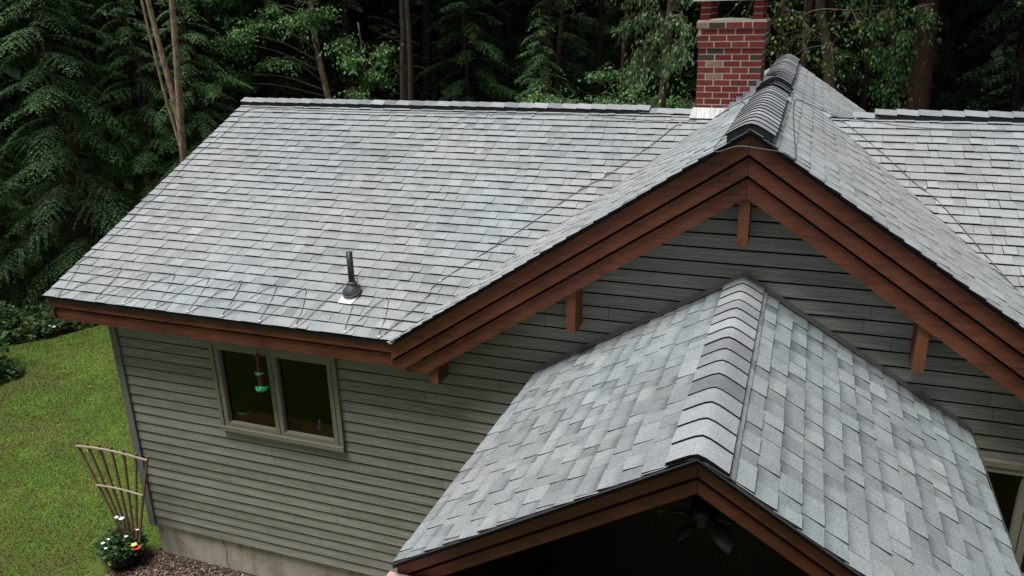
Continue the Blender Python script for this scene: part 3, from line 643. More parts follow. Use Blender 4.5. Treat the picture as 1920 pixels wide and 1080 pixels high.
b = MB(); b.prism([(xl+.06, -.05, zf+.14), (xr_-.06, -.05, zf+.14), (xr_-.06, -.05, zr_-.06), (xp, -.05, Hp-.10), (xl+.06, -.05, zl-.06)], (0, -.02, 0))
b.box(xl+.13, xl+.16, -dp+.25, -.08, zf+.14, zl-.05); b.box(xr_-.16, xr_-.13, -dp+.25, -.08, zf+.14, zr_-.05)
x = xl+.1
while x < xr_-.15: b.box(x, x+.012, -.082, -.0705, zf+.14, zl-.08); x += .14
b.build('porch_shade_panelling', M['wood_dark'], porch)  # dark boards added to stand in for the deep shade inside the porch

# ---------------------------------------------------------------- things on and around the house
def rp(x, y, h=.016): return (x, y, zmain(x, y)+h)
def smooth(pts, k=6):
    P = [Vector(p) for p in pts]; out = []
    for i in range(len(P)-1):
        p0, p1, p2, p3 = P[max(i-1, 0)], P[i], P[i+1], P[min(i+2, len(P)-1)]
        for j in range(k):
            t = j/k; out.append(.5*((2*p1)+(p2-p0)*t+(2*p0-5*p1+4*p2-p3)*t*t+(3*p1-p0-3*p2+p3)*t**3))
    return out+[P[-1]]
def cable(label, pts, clips=(), rad=.0055, k=6, group=None):
    t = thing('heat_cable', label, 'cable', pts[0], group)
    b = MB(); b.tube(smooth(pts, k), rad, 5); b.build('wire', M['cable'], t)
    for p in clips:
        b = MB(); b.box(p[0]-.014, p[0]+.014, p[1]-.018, p[1]+.018, p[2]-.006, p[2]+.012); b.build('clip', M['white'], t)
    return t
zz = []
tops = [(-.56, .13), (.086, .139), (.526, .13), (.877, .138), (1.36, .14), (1.80, .144), (2.269, .142), (2.65, .14), (3.16, .36), (3.65, .134)]
bots = [(-.376, -.385), (.175, -.375), (.589, -.382), (1.031, -.378), (1.48, -.378), (1.932, -.377), (2.41, -.378), (2.861, -.382), (3.431, -.376), (3.821, -.381)]
for (tx, ty), (bx, by) in zip(tops, bots):
    zz += [rp(tx-.02, ty-.01), rp(tx+.035, ty-.03), rp((tx+bx)/2+.03, (ty+by)/2), rp(bx-.02, by+.05), rp(bx+.03, by+.03)]
    nxt = tops[tops.index((tx, ty))+1] if (tx, ty) != tops[-1] else None
    if nxt: zz += [rp(bx+(nxt[0]-bx)*.5, by+(nxt[1]-by)*.62)]
cable('grey heat cable zigzagging along the left eave shingles', zz, [rp(x, y+.01) for x, y in bots[2:]], .0036, 4)
cable('long grey heat cable running up the left valley of the roof', [rp(3.86, -.33), rp(4.08, .2), rp(4.129, .436), rp(4.7, 1.25), rp(5.2, 2.02), rp(5.461, 2.334), rp(5.85, 2.95), rp(6.05, 3.33), rp(6.114, 3.382)], [rp(4.129, .436), rp(5.42, 2.36), rp(6.114, 3.39)], .005)
cable('thin heat cable following the left rake edge of the roof', [rp(-.579, .132), rp(-.508, .407), rp(-.462, .823), rp(-.489, 1.268), rp(-.439, 1.362), rp(-.443, 1.546), rp(-.467, 1.854), rp(-.493, 2.202), rp(-.463, 2.543), rp(-.409, 2.681), rp(-.376, 3.015), rp(-.401, 3.391), rp(-.284, 3.515)], [rp(-.463, 2.543)], .0045)
cable('thin heat cable strung just below the left ridge cap', [rp(-.284, 3.515), rp(1.221, 3.487), rp(2.6, 3.50), rp(4.149, 3.523), rp(4.878, 3.541), rp(5.6, 3.46), rp(6.3, 3.47)], [rp(x, 3.50) for x in (1.22, 2.0, 3.55, 4.15, 4.88, 5.5, 6.0)], .0045)
cable('pale heat cable running down the right valley of the roof', [rp(7.95, 3.56), rp(8.046, 3.462), rp(8.4, 2.95), rp(8.735, 2.407), rp(8.95, 2.1), rp(9.449, 1.047), rp(9.9, .3)], [rp(8.046, 3.462), rp(8.80, 2.36)], .005)
cable('thin heat cable strung just below the right ridge cap', [rp(7.75, 3.62), rp(8.12, 3.596), rp(8.75, 3.45), rp(9.6, 3.44), rp(11, 3.45), rp(13, 3.45)], [rp(8.12, 3.6), rp(8.75, 3.46), rp(9.55, 3.45)], .0045)
gz = lambda x, y, h=.018: (x, y, (zgl(x) if x < xg else zgr(x))+h)
cable('heat cable looped around the gable ridge vent and across its front peak', [gz(6.80, 3.45), gz(6.93, 2.6), gz(6.94, 1.6), gz(6.95, .6), gz(6.93, -.1), gz(6.93, -.36), gz(6.97, -.43, -.02), (7.12, -.46, 5.90), (7.3, -.46, 5.885), (7.44, -.44, 5.86), gz(7.52, -.40, .01), gz(7.53, -.2), gz(7.50, .6), gz(7.46, 1.6), gz(7.44, 2.6), gz(7.46, 3.1), gz(7.62, 3.5), rp(7.95, 3.60)], (), .0045)

# hummingbird feeder
fx, fy = 2.120, -.13
t = thing('bird_feeder', 'red and green hummingbird feeder hanging in front of the left window', 'bird feeder', (fx, fy, 2.92))
b = MB(); b.tube([(fx, fy, 3.38), (fx, fy, 3.62)], .003, 5); b.build('hanger', M['black'], t)
b = MB(); b.lathe((fx, fy, 3.30), [(.016, 0), (.028, .0), (.026, .055), (.012, .08), (.002, .085)], 16); b.build('cap', M['red'], t)
b = MB(); b.lathe((fx, fy, 2.98), [(.025, 0), (.032, .03), (.031, .10), (.036, .14), (.034, .20), (.022, .27), (.018, .32)], 16); b.build('bottle', M['bottle'], t)
b = MB(); b.lathe((fx, fy, 3.13), [(.034, 0), (.052, .005), (.052, .022), (.034, .03)], 18); b.build('collar', M['green'], t)
b = MB(); b.lathe((fx, fy, 2.925), [(.02, 0), (.060, .008), (.070, .022), (.070, .036), (.04, .048), (.028, .065)], 20)
for q in range(4): b.lathe((fx+.058*math.cos(q*1.57+.4), fy+.058*math.sin(q*1.57+.4), 2.962), [(.018, 0), (.018, .012), (.004, .016)], 8)
b.build('feeding_tray', M['green'], t)
# things behind the panes
t = thing('bowl', 'pale grey bowl on the wooden sill behind the left window pane', 'bowl', (1.56, .17, 2.376)); b = MB(); b.lathe((1.56, .17, 2.377), [(.035, 0), (.075, .03), (.095, .065), (.088, .065), (.06, .03), (.002, .012)], 20); b.build('dish', M['ceramic'], t)
t = thing('candle', 'small white candle on the sill behind the right hand sash', 'candle', (2.62, .16, 2.376)); b = MB(); b.lathe((2.62, .16, 2.376), [(.03, 0), (.03, .01), (.010, .014), (.010, .03)], 12); b.build('holder', M['ceramic'], t); b = MB(); b.lathe((2.62, .16, 2.406), [(.009, 0), (.009, .08), (.002, .085)], 10); b.build('stick', M['white'], t)
t = thing('lampshade', 'pale lampshade inside the room behind the right hand sash', 'lampshade', (2.93, .45, 2.95)); b = MB(); b.lathe((2.93, .45, 2.92), [(.10, 0), (.06, .13)], 18); b.build('shade', M['ceramic'], t); b = MB(); b.tube([(2.93, .45, 3.05), (2.93, .45, 3.42)], .006, 6); b.build('cord', M['black'], t)

# ---------------------------------------------------------------- leaves helpers
def leaves(P, D, L, Wd, rg, upb=1.0):
    n_ = len(P); D = D/(np.linalg.norm(D, axis=1, keepdims=True)+1e-9)
    U_r = rg.normal(0, .35, (n_, 3)); U_r[:, 2] += upb; s_ = np.cross(D, U_r); s_ /= (np.linalg.norm(s_, axis=1, keepdims=True)+1e-9)
    L = np.asarray(L)[:, None]; Wd = np.asarray(Wd)[:, None]
    V_ = np.stack([P, P+D*L*.45+s_*Wd*.5, P+D*L, P+D*L*.5-s_*Wd*.5], 1); return V_.reshape(-1, 3)
def plant_in(cx_, cy_, z0, rad, hgt, nl, seed, L=(.05, .09), droop=.3):
    rg = np.random.default_rng(seed); an = rg.uniform(0, 6.28, nl); rr = rad*np.sqrt(rg.random(nl)); zz_ = z0+hgt*rg.random(nl)*(1-.6*(rr/rad)**2)
    P = np.stack([cx_+np.cos(an)*rr, cy_+np.sin(an)*rr, zz_], 1); D = np.stack([np.cos(an), np.sin(an), rg.uniform(-droop, .5, nl)], 1)+rg.normal(0, .5, (nl, 3))
    l = rg.uniform(*L, nl); return leaves(P, D, l, l*rg.uniform(.6, .9, nl), rg), rg.random(nl)
def leaf_obj(name, V_, tn, mat, parent):
    off = wloc(parent); V_ = V_-np.array([off.x, off.y, off.z]); ob = bpy.data.objects.new(name, raw_mesh(name, V_, tn, mat, 4)); link(ob, parent); return ob
# planter with trellis
px0, py0 = -.36, -.30
t = thing('planter', 'black round planter with trailing leaves and small flowers beside the house corner', 'planter', (px0, py0, zf))
b = MB(); b.lathe((px0, py0, zf), [(.19, 0), (.23, .10), (.262, .24), (.280, .245), (.280, .275), (.255, .275), (.24, .21), (.002, .21)], 26); b.build('pot', M['black'], t)
b = MB(); b.lathe((px0, py0, zf+.17), [(.21, 0), (.21, .035), (.002, .045)], 20); b.build('soil', M['mulch_soil'], t)
V1, t1 = plant_in(px0, py0, zf+.24, .27, .16, 520, 31, (.05, .10)); V2, t2 = plant_in(px0-.20, py0-.0, zf+.14, .14, .26, 200, 32, (.05, .09)); V3, t3 = plant_in(px0, py0+.06, zf+.3, .18, .42, 130, 33, (.04, .07))
leaf_obj('foliage', np.concatenate([V1, V2, V3]), np.concatenate([t1, t2, t3]), M['leaf'], t)
def flower(cx_, cy_, cz_, r0, mat, parent, nm='flower'):
    b = MB()
    for q in range(5):
        a_ = q*1.2566+cx_*9; c_ = Vector((cx_, cy_, cz_)); d1 = Vector((math.cos(a_), math.sin(a_), .35)); s_ = Vector((-math.sin(a_), math.cos(a_), 0))
        b.add([c_, c_+d1*r0*.6+s_*r0*.42, c_+d1*r0, c_+d1*r0*.6-s_*r0*.42], [(0, 1, 2, 3)])
    b.lathe((cx_, cy_, cz_-.004), [(r0*.2, 0), (r0*.2, .01), (.001, .014)], 8)
    return b.build(nm, mat, parent)
for x, y, z, r0, m_ in ((px0+.08, py0+.02, .78, .040, 'petal_w'), (px0+.02, py0-.0, .80, .03, 'petal_w'), (px0-.10, py0-.18, .50, .028, 'petal_w'), (px0-.02, py0-.22, .47, .022, 'petal_w'), (px0-.06, py0-.12, .53, .02, 'petal_w'), (px0+.20, py0+.10, .60, .03, 'petal_w'), (px0+.26, py0+.07, .62, .026, 'petal_w'), (px0+.14, py0-.02, .55, .03, 'petal_w')):
    flower(x, y, z, r0, M[m_], t)
b = MB(); b.tube([(px0+.30, py0-.03, zf), (px0+.30, py0-.03, .43)], .005, 5); b.build('stake', M['black'], t)
flower(px0+.31, py0-.04, .42, .055, M['petal_r'], t); flower(px0+.27, py0-.04, .46, .045, M['petal_y'], t)
# trellis
TY = -.22
t = thing('trellis', 'fan shaped cedar trellis of seven rods standing in the black planter', 'trellis', (px0, TY, .3))
tops_ = [(-.84, 1.74), (-.66, 1.757), (-.46, 1.77), (-.26, 1.775), (-.06, 1.77), (.14, 1.757), (.32, 1.745)]
for i, (x, z) in enumerate(tops_):
    xb = px0+.10+(i-3)*.034; b = MB(); b.tube([(xb, TY, .30), (xb+(x-xb)*.33, TY+.004, .30+(z-.3)*.38), (x, TY-.004, z+.05)], .018, 4, smooth=False); b.build('rod', M['trellis'], t)
b = MB(); b.tube(smooth([(x, TY-.022, z-.0) for x, z in tops_], 3), .014, 4, smooth=False); b.build('top_rail', M['trellis_top'], t)
f2 = [(px0+.10+(i-3)*.034+(x-(px0+.10+(i-3)*.034))*.60, .30+(z-.3)*.62) for i, (x, z) in enumerate(tops_)]
b = MB(); b.tube(smooth([(x, TY-.022, z) for x, z in f2], 3), .012, 4, smooth=False); b.build('middle_rail', M['trellis_top'], t)

# hanging fan under the porch peak
ffx, ffy, ffz = 7.20, -2.35, 3.93
t = thing('hanging_fan', 'dark hanging fan with curved blades under the porch peak', 'fan', (ffx, ffy, ffz))
b = MB(); b.tube([(ffx-.02, ffy, ffz), (ffx-.02, ffy, Hp-.12)], .012, 8); b.build('rod', M['fan_black'], t)
b = MB(); b.lathe((ffx, ffy, ffz-.09), [(.03, 0), (.075, .02), (.085, .07), (.07, .12), (.02, .15)], 18); b.build('motor', M['fan_black'], t)
for q in range(5):
    a_ = q*2*math.pi/5+.5; dx, dy = math.cos(a_), math.sin(a_); b = MB(); va = []; K = 7
    for i in range(K+1):
        s_ = i/K; rr = .09+.19*s_; wv = .045*math.sin(math.pi*(.15+.8*s_))+.008; zz_ = ffz-.03-.06*s_*s_
        for sg in (-1, 1): va.append((ffx+dx*rr-dy*wv*sg, ffy+dy*rr+dx*wv*sg, zz_+.035*sg*(.5+.5*s_)))
    b.add(va+[(x, y, z-.006) for x, y, z in va], [(2*i, 2*i+1, 2*i+3, 2*i+2) for i in range(K)]+[(2*K+2+2*i, 2*K+4+2*i, 2*K+5+2*i, 2*K+3+2*i) for i in range(K)]+[(2*i, 2*i+2, 2*K+4+2*i, 2*K+2+2*i) for i in range(K)]+[(2*i+1, 2*K+3+2*i, 2*K+5+2*i, 2*i+3) for i in range(K)], smooth=True); b.build('blade', M['fan_blade'], t)

# ---------------------------------------------------------------- trees
def hemlock_crown(seed, H=13., z0=1.5, nb=64, Lmax=2.9, step=.125, ls=.05, ll=(.05, .09), mat='hemlock'):
    rg = np.random.default_rng(seed); Ps, Ds, Ls, Ws, Ts = [], [], [], [], []; tw = MB()
    for k_ in range(nb):
        f = (k_+rg.random())/nb; z = z0+(H-z0)*f; az = k_*2.399+rg.normal(0, .25); L = Lmax*(1-f)**.65*rg.uniform(.65, 1.12)+.25
        rd = np.array([math.cos(az), math.sin(az), 0]); sd_ = np.array([-rd[1], rd[0], 0]); bt = rg.uniform(.25, .75)
        rise, drp = rg.uniform(.05, .3), rg.uniform(.35, .75)
        pos = lambda t_: np.array([0, 0, z])+rd*L*t_+np.array([0, 0, L*(rise*t_-drp*t_*t_)])+sd_*.12*L*math.sin(t_*2+bt*3)*t_
        tw.tube([pos(q/5) for q in range(6)], [.022*(1-q/5.6)*(.4+L/3) for q in range(6)], 4)
        t_ = .16
        while t_ < 1:
            p = pos(t_); fd = pos(min(1, t_+.05))-pos(t_-.02); fd /= np.linalg.norm(fd)
            for sg in (-1, 1):
                bl = (.40*L*(1-t_)**.8*min(1, t_*3.2)+.10)*rg.uniform(.7, 1.2); dr = fd*rg.uniform(.5, .8)+sd_*sg*rg.uniform(.7, 1); dr /= np.linalg.norm(dr)
                m = max(3, int(bl/ls)); s_ = (np.arange(m)+.5)/m; drop = rg.uniform(.25, .6)
                P = p+dr*(s_*bl)[:, None]+np.array([0, 0, -1])*(drop*bl*s_**2)[:, None]+rg.normal(0, .006, (m, 3))
                nrm = np.cross(dr, [0, 0, 1]); nrm /= np.linalg.norm(nrm)+1e-9
                for s2 in (-1, 1):
                    D = dr*.75+nrm*s2*.65+np.array([0, 0, -.25])+rg.normal(0, .13, (m, 3))
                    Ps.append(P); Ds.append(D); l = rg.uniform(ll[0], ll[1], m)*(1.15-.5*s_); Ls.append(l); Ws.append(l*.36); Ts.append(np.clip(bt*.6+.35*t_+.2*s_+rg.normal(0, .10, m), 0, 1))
            t_ += step/L*rg.uniform(.8, 1.2)
    P, D, L, W_, T = map(np.concatenate, (Ps, Ds, Ls, Ws, Ts))
    return leaves(P, D, L, W_, rg), T, tw
def merge_trunk(crown, H, r0, seed, name, mat, stubs=0):
    V_, T_, tw = crown; cm = raw_mesh('hemlock_crown', V_, T_, M[mat], 4); tb = trunk_mesh(H, r0, seed, stubs=stubs)
    base = len(tb.v); tb.v += tw.v; tb.f += [[base+i for i in f] for f in tw.f]; tb.m += tw.m; tb.t += tw.t; tb.w += tw.w; tb.sm += tw.sm
    o_ = tb.build('trunk', M['bark_dark']); tm = o_.data; bpy.data.objects.remove(o_); return cm, tm
def trunk_mesh(H, r0, seed, bend=.15, pts=None, stubs=0, lo=-.5):
    rs_ = random.Random(seed); b = MB()
    if pts is None: pts = [(bend*math.sin(q*.9+seed), bend*math.cos(q*.7+seed*2)-bend*math.cos(seed*2), lo+(H-lo)*q/9) for q in range(10)]
    k_ = len(pts); b.tube(smooth(pts, 3), [r0*(1-.85*i/((k_-1)*3)) for i in range((k_-1)*3+1)], 10)
    for _ in range(stubs):
        z = rs_.uniform(.3, .85)*H; a_ = rs_.uniform(0, 6.28); L = rs_.uniform(.4, 1.3); x0, y0 = 0, 0
        p = [Vector((math.cos(a_)*L*s_, math.sin(a_)*L*s_, z+L*(.25*s_-.45*s_*s_)+.04*math.sin(9*s_))) for s_ in (0, .3, .6, 1)]
        b.tube(p, [.013, .009, .006, .002], 4)
    return b
hem_meshes = [merge_trunk(hemlock_crown(100+i, hh, 1.2, 60, lm, .135, .055), hh, .17, i, 'hemlock', 'hemlock') for i, (lm, hh) in enumerate(((2.9, 13.), (2.4, 14.), (3.2, 12.)))]
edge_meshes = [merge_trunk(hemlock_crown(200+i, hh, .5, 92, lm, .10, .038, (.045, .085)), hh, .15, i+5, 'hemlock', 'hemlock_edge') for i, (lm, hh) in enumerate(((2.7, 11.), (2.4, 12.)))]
def deep_crown(seed):
    a = hemlock_crown(seed, 16., 8.3, 70, 3.9, .13, .07, (.10, .16)); b_ = hemlock_crown(seed+1, 9.5, 1.5, 26, 2.6, .14, .055, (.05, .09))
    tw = a[2]; k0 = len(tw.v); t2 = b_[2]; tw.v += t2.v; tw.f += [[k0+i for i in f] for f in t2.f]; tw.m += t2.m; tw.t += t2.t; tw.w += t2.w; tw.sm += t2.sm
    return np.concatenate([a[0], b_[0]]), np.concatenate([a[1], b_[1]*.8]), tw
deep_meshes = [merge_trunk(deep_crown(300+3*i), 15.5, .17, i+9, 'hemlock', 'hemlock', 6) for i in range(3)]
def place_tree(kind, meshes, x, y, rz, sc, label, group, cat='tree', z=0.):
    t = thing(kind, label, cat, (x, y, z), group); t.rotation_euler.z = rz; t.scale = (sc, sc, sc)
    for nm, me in (('crown', meshes[0]), ('trunk', meshes[1])):
        o2 = bpy.data.objects.new(nm, me); link(o2, t)
    return t
front_h = [
    (-9.6, 8.0, .3, .95, 0, 'broad hemlock at the lawn edge with pale drooping sprays, left of the twin tan trunks'),
    (-7.3, 10.2, 2.1, .78, 2, 'hemlock behind the twin tan trunks with its sprays reaching over the roof edge'),
    (-13.0, 7.2, 4.0, .9, 1, 'hemlock at the far left edge of the photo behind the flower bed'),
    (-11.4, 5.4, 1.2, .62, 0, 'small hemlock whose spray reaches in from the left frame edge above the lawn'),
    (1.1, 13.2, 5.0, .62, 2, 'yellowish hemlock sapling behind the middle of the ridge'),
    (-8.6, 9.6, 3.3, .72, 1, 'hemlock close behind the broad one, filling the gap towards the twin tan trunks'),
    (-12.0, 10.5, 2.6, .95, 0, 'hemlock at the top left whose crown rises behind the broad lawn edge hemlock'),
    (-10.6, 6.7, 5.1, .45, 1, 'young hemlock standing low beside the flower bed'),
    (-1.8, 15.5, .9, .85, 0, 'dark hemlock right of the bare thin trunk behind the ridge'),
]
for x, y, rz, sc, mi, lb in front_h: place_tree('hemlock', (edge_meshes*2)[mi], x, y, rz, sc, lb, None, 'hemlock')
# broadleaf trees grown towards given leaf clusters
def broadleaf(name, label, cat, base, top, r0, clusters, leafm, barkm, seed, nl=900, L=(.07, .11), rad=.55, hang=.2, wid=.62, extra=()):
    rg = np.random.default_rng(seed); t = thing(name, label, cat, (base[0], base[1], 0))
    bx, by = base[0], base[1]; pts = [(bx+(top[0]-bx)*(q/8)**1.1+.08*math.sin(q*1.4+seed), by+(top[1]-by)*q/8, -.3+(top[2]+.3)*q/8) for q in range(9)]
    b = MB(); b.tube(smooth(pts, 3), [r0*(1-.6*i/24) for i in range(25)], 10); b.build('trunk', M[barkm], t)
    b = MB(); Ps, Ds, Ts = [], [], []
    for ci, c_ in enumerate(clusters):
        c_ = Vector(c_); zz_ = min(c_.z-.1, top[2])-rg.uniform(.2, .8); f_ = max(0, min(.97, (zz_+.3)/(top[2]+.3)))
        s0 = Vector((bx+(top[0]-bx)*f_**1.1, by+(top[1]-by)*f_, zz_)); mid = (s0+c_)/2+Vector((0, 0, .18))
        b.tube(smooth([s0, mid, c_], 4), [.03*(1-.8*i/8) for i in range(9)], 5)
        rd = rad*rg.uniform(.75, 1.2); bt = rg.uniform(.2, .9)
        for _ in range(9):     # twigs with rows of leaves in flat sprays
            dv = rg.normal(0, 1, 3); dv[2] *= .45; dv /= np.linalg.norm(dv); e_ = np.array(c_)+dv*rd*rg.uniform(.5, 1.25)+np.array([0, 0, -hang*rg.random()]); st = np.array(c_)-dv*.1
            b.tube([st, (st+e_)/2+np.array([0, 0, .05]), e_], [.008, .005, .002], 4)
            m = max(6, nl//(9)); s_ = rg.uniform(.15, 1.08, m)[:, None]; P = st+(e_-st)*s_+rg.normal(0, 1, (m, 3))*np.array([.11, .11, .05])*(rd/.55)
            P[:, 2] -= hang*rg.random(m)**1.5*rd
            D = (e_-st)*.8+rg.normal(0, .35, (m, 3)); D[:, 2] -= hang*1.6+.15; Ps.append(P); Ds.append(D); Ts.append(np.clip(bt*.5+.5*rg.random(m), 0, 1))
    P, D, T = map(np.concatenate, (Ps, Ds, Ts)); l = rg.uniform(L[0], L[1], len(P)); leaf_obj('crown', leaves(P, D, l, l*wid, rg), T, M[leafm], t)
    b.build('branches', M['bark'], t); return t
def ext(cl, dz, n_, seed, sp=.9):      # more clusters above/around the ones the photo shows
    rg = random.Random(seed); out = list(cl)
    for _ in range(n_):
        c_ = rg.choice(cl); out.append((c_[0]+rg.uniform(-sp, sp), c_[1]+rg.uniform(-.6, .8), c_[2]+rg.uniform(.2, dz)))
    return out
mA = [(-7.41, 12.0, 6.14), (-6.46, 12.0, 6.68), (-5.92, 12.0, 5.72), (-5.13, 12.0, 6.66), (-7.2, 12.0, 5.29), (-4.45, 12.0, 6.91), (-8.16, 12.0, 5.0)]
broadleaf('maple_tree', 'slender maple with a leaning mottled trunk, left of the thin bare trunk behind the roof', 'maple', (-4.75, 13), (-5.5, 13, 9), .14, ext(mA, 3, 9, 1), 'leaf_lit', 'bark_light', 41, 420, rad=.62)
mB = [(-3.62, 12.0, 5.85), (-3.03, 12.0, 5.45), (-3.39, 12.0, 4.98), (-3.9, 12.0, 6.18), (-2.76, 12.0, 5.91)]
broadleaf('maple_tree', 'young maple with a bright leaf clump just left of the thin bare trunk', 'maple', (-3.6, 12.4), (-3.5, 12.2, 6.6), .05, mB, 'leaf_lit', 'bark', 42, 420, rad=.5, hang=.35)
bD = [(4.36, 8.6, 6.7), (4.85, 8.5, 6.41), (4.57, 8.7, 6.13), (5.16, 8.4, 6.04), (4.74, 8.5, 6.87), (5.32, 8.5, 6.68), (4.53, 8.5, 5.85)]
broadleaf('beech_tree', 'beech with pale drooping leaves hanging left of the chimney', 'beech', (4.9, 10.2), (4.8, 9.6, 9.5), .11, ext(bD, 2.5, 8, 2), 'leaf_pale', 'bark', 43, 230, L=(.07, .12), rad=.38, hang=.45, wid=.42)
bE = [(7.08, 10.5, 6.71), (7.5, 10.8, 6.33), (8.2, 10.6, 6.69), (6.4, 10.4, 6.2), (7.9, 11.0, 6.04), (6.5, 10.9, 6.75)]
broadleaf('beech_tree', 'yellow green beech leaves spreading right of the chimney top', 'beech', (6.9, 12.5), (6.8, 12.2, 9), .09, ext(bE, 2.2, 5, 3, 1.2), 'leaf_yel', 'bark_dark', 44, 110, L=(.06, .10), rad=.7, hang=.5)
bF = [(8.88, 12.0, 6.65), (9.33, 12.0, 6.23), (9.19, 12.0, 5.71), (9.15, 12.0, 5.28), (9.66, 12.0, 6.74), (8.85, 12.0, 6.03)]
broadleaf('beech_tree', 'beech with hanging leaves in front of the thick reddish trunk at the right', 'beech', (9.1, 13.0), (9.1, 12.6, 8.8), .07, ext(bF, 2, 6, 4), 'leaf', 'bark', 45, 260, rad=.42, hang=.7, wid=.5)
sB = [(2.18, 10.5, 5.0), (2.79, 10.6, 4.9), (3.39, 10.4, 5.0), (3.98, 10.6, 4.95), (4.54, 10.5, 5.0), (5.11, 10.6, 4.92), (3.2, 11.3, 5.45), (3.9, 11.2, 5.3), (1.7, 11.0, 5.0), (5.6, 10.6, 4.9)]
broadleaf('understory_tree', 'leafy understory tree just above the ridge, left of the chimney base', 'tree', (3.8, 11.2), (3.8, 11.2, 4.6), .06, sB, 'leaf_lit', 'bark', 46, 330, rad=.5, hang=.2, L=(.06, .09))
lL = [(-8.55, 5.0, 5.83), (-8.75, 5.2, 5.5), (-8.9, 4.7, 6.3), (-9.3, 5.3, 6.6), (-9.6, 5.3, 5.2)]
broadleaf('maple_tree', 'maple leaves reaching in from the left frame edge, above the hemlock spray', 'maple', (-11.2, 5.6), (-10.8, 5.5, 7.5), .07, lL, 'leaf_pale', 'bark', 47, 330, rad=.42, hang=.3)
# twin tan trunks
def bare_tree(name, label, loc, stems, mat, twigs=0, seed=1, cat='tree'):
    t = thing(name, label, cat, loc); rs_ = random.Random(seed)
    for pts, r0, r1 in stems:
        b = MB(); sp = smooth(pts, 5); n_ = len(sp); b.tube(sp, [r0+(r1-r0)*i/(n_-1) for i in range(n_)], 10); b.build('trunk', M[mat], t)
    if twigs:
        pts = stems[0][0]; sp = smooth(pts, 8)
        for _ in range(twigs):
            b = MB()
            p0 = sp[int(rs_.uniform(.35, .95)*(len(sp)-1))]; a_ = rs_.uniform(0, 6.28); L = rs_.uniform(.5, 1.5); pt = []
            dz = rs_.uniform(-.25, .35)
            for s_ in (0, .25, .5, .75, 1): pt.append(p0+Vector((math.cos(a_)*L*s_, math.sin(a_)*L*s_, L*(dz*s_)+.05*math.sin(6*s_+a_))))
            b.tube(pt, [.012, .009, .007, .005, .002], 4)
            for q in (1, 2, 3):
                e_ = pt[q]+Vector((rs_.uniform(-.3, .3), rs_.uniform(-.3, .3), rs_.uniform(-.25, .1))); b.tube([pt[q], e_], [.004, .0015], 3)
            b.build('dead_branch', M[mat], t)
    return t
bare_tree('twin_trunk_tree', 'tree with two tall mottled tan trunks rising left of the roof', (-6.2, 8.2, 0), [
    ([(-6.35, 8.2, -.3), (-6.2, 8.2, 2.2), (-6.12, 8.2, 3.67), (-5.98, 8.2, 5.0), (-5.86, 8.2, 6.0), (-5.74, 8.2, 7.2), (-5.6, 8.3, 9.5), (-5.4, 8.3, 13)], .095, .05),
    ([(-6.25, 8.22, .5), (-6.12, 8.22, 3.4), (-6.07, 8.2, 4.3), (-6.15, 8.2, 5.26), (-6.28, 8.2, 6.2), (-6.40, 8.2, 7.22), (-6.6, 8.2, 9.5), (-6.9, 8.2, 12.5)], .085, .045),
    ([(-6.5, 8.6, -.3), (-6.5, 8.6, 3.4), (-6.75, 8.6, 5.2), (-6.95, 8.6, 7.2), (-7.1, 8.6, 10)], .045, .025)], 'bark_light')
bare_tree('dead_tree', 'thin straight grey trunk with bare dead twigs behind the ridge', (-3.2, 14, 0), [([(-3.35, 14, -.5), (-3.30, 14, 2.5), (-3.28, 14, 4.4), (-3.2, 14, 5.8), (-3.13, 14, 7.1), (-3.1, 14, 13)], .12, .05)], 'bark', 26, 5)
bare_tree('dark_tree', 'dark curved trunk right of the chimney behind the gable', (8, 16, 0), [([(8.3, 16, -.8), (8.2, 16, 3), (8.04, 16, 4.9), (7.8, 16, 6.1), (7.6, 16, 7.0), (7.3, 16, 11)], .16, .10)], 'bark', 4, 6)
bare_tree('pine_tree', 'thick reddish brown trunk at the right above the ridge', (10.3, 17, 0), [([(10.35, 17, -.8), (10.3, 17, 3), (10.29, 17, 4.2), (10.2, 17, 6.4), (10.1, 17, 9), (10, 17, 14)], .34, .22)], 'bark_red', 5, 7)
# deep forest, one by one
rs = random.Random(77); pts = []; C0 = Vector((7.59, -6.7))
for dist, na, jit in ((22, 13, 1.3), (25.5, 14, 1.4), (29, 14, 1.6), (33, 15, 1.8), (37, 15, 2.0)):
    for i in range(na):
        az = R(-62+82*(i+.5+rs.uniform(-.35, .35))/na); dd = dist+rs.uniform(-jit, jit); x, y = C0.x+dd*math.sin(az), C0.y+dd*math.cos(az)
        if y < 8.5 and x > -12.5: continue
        if math.degrees(az) > -40 and dist < 24: continue
        if math.degrees(az) > -30 and dist < 24 and abs(x-10.3) < 2: continue
        pts.append((x, y))
for i, (x, y) in enumerate(pts):
    near = math.hypot(x-C0.x, y-C0.y) < 24
    place_tree('hemlock', deep_meshes[i % 3] if (i % 4 or near) else hem_meshes[i % 3], x, y, rs.uniform(0, 6.28), rs.uniform(.95, 1.2), 'tall dark hemlock standing in the deep shade of the forest behind the house', 'dark hemlocks of the deep forest', 'hemlock', z=gh(x, y))
for i in range(9):
    az = R(rs.uniform(-28, 4)); dd = rs.uniform(19.5, 27); x, y = C0.x+dd*math.sin(az), C0.y+dd*math.cos(az)
    if y < 9.5: continue
    b = trunk_mesh(13, rs.uniform(.07, .19), i, .12, stubs=6); 
    ob = b.build('bare_trunk', M['bark_dark']); ob.location = (x, y, gh(x, y)); tag(ob, 'plain dark trunk standing between the hemlocks of the shaded forest', 'tree trunk', 'plain trunks in the shaded forest')
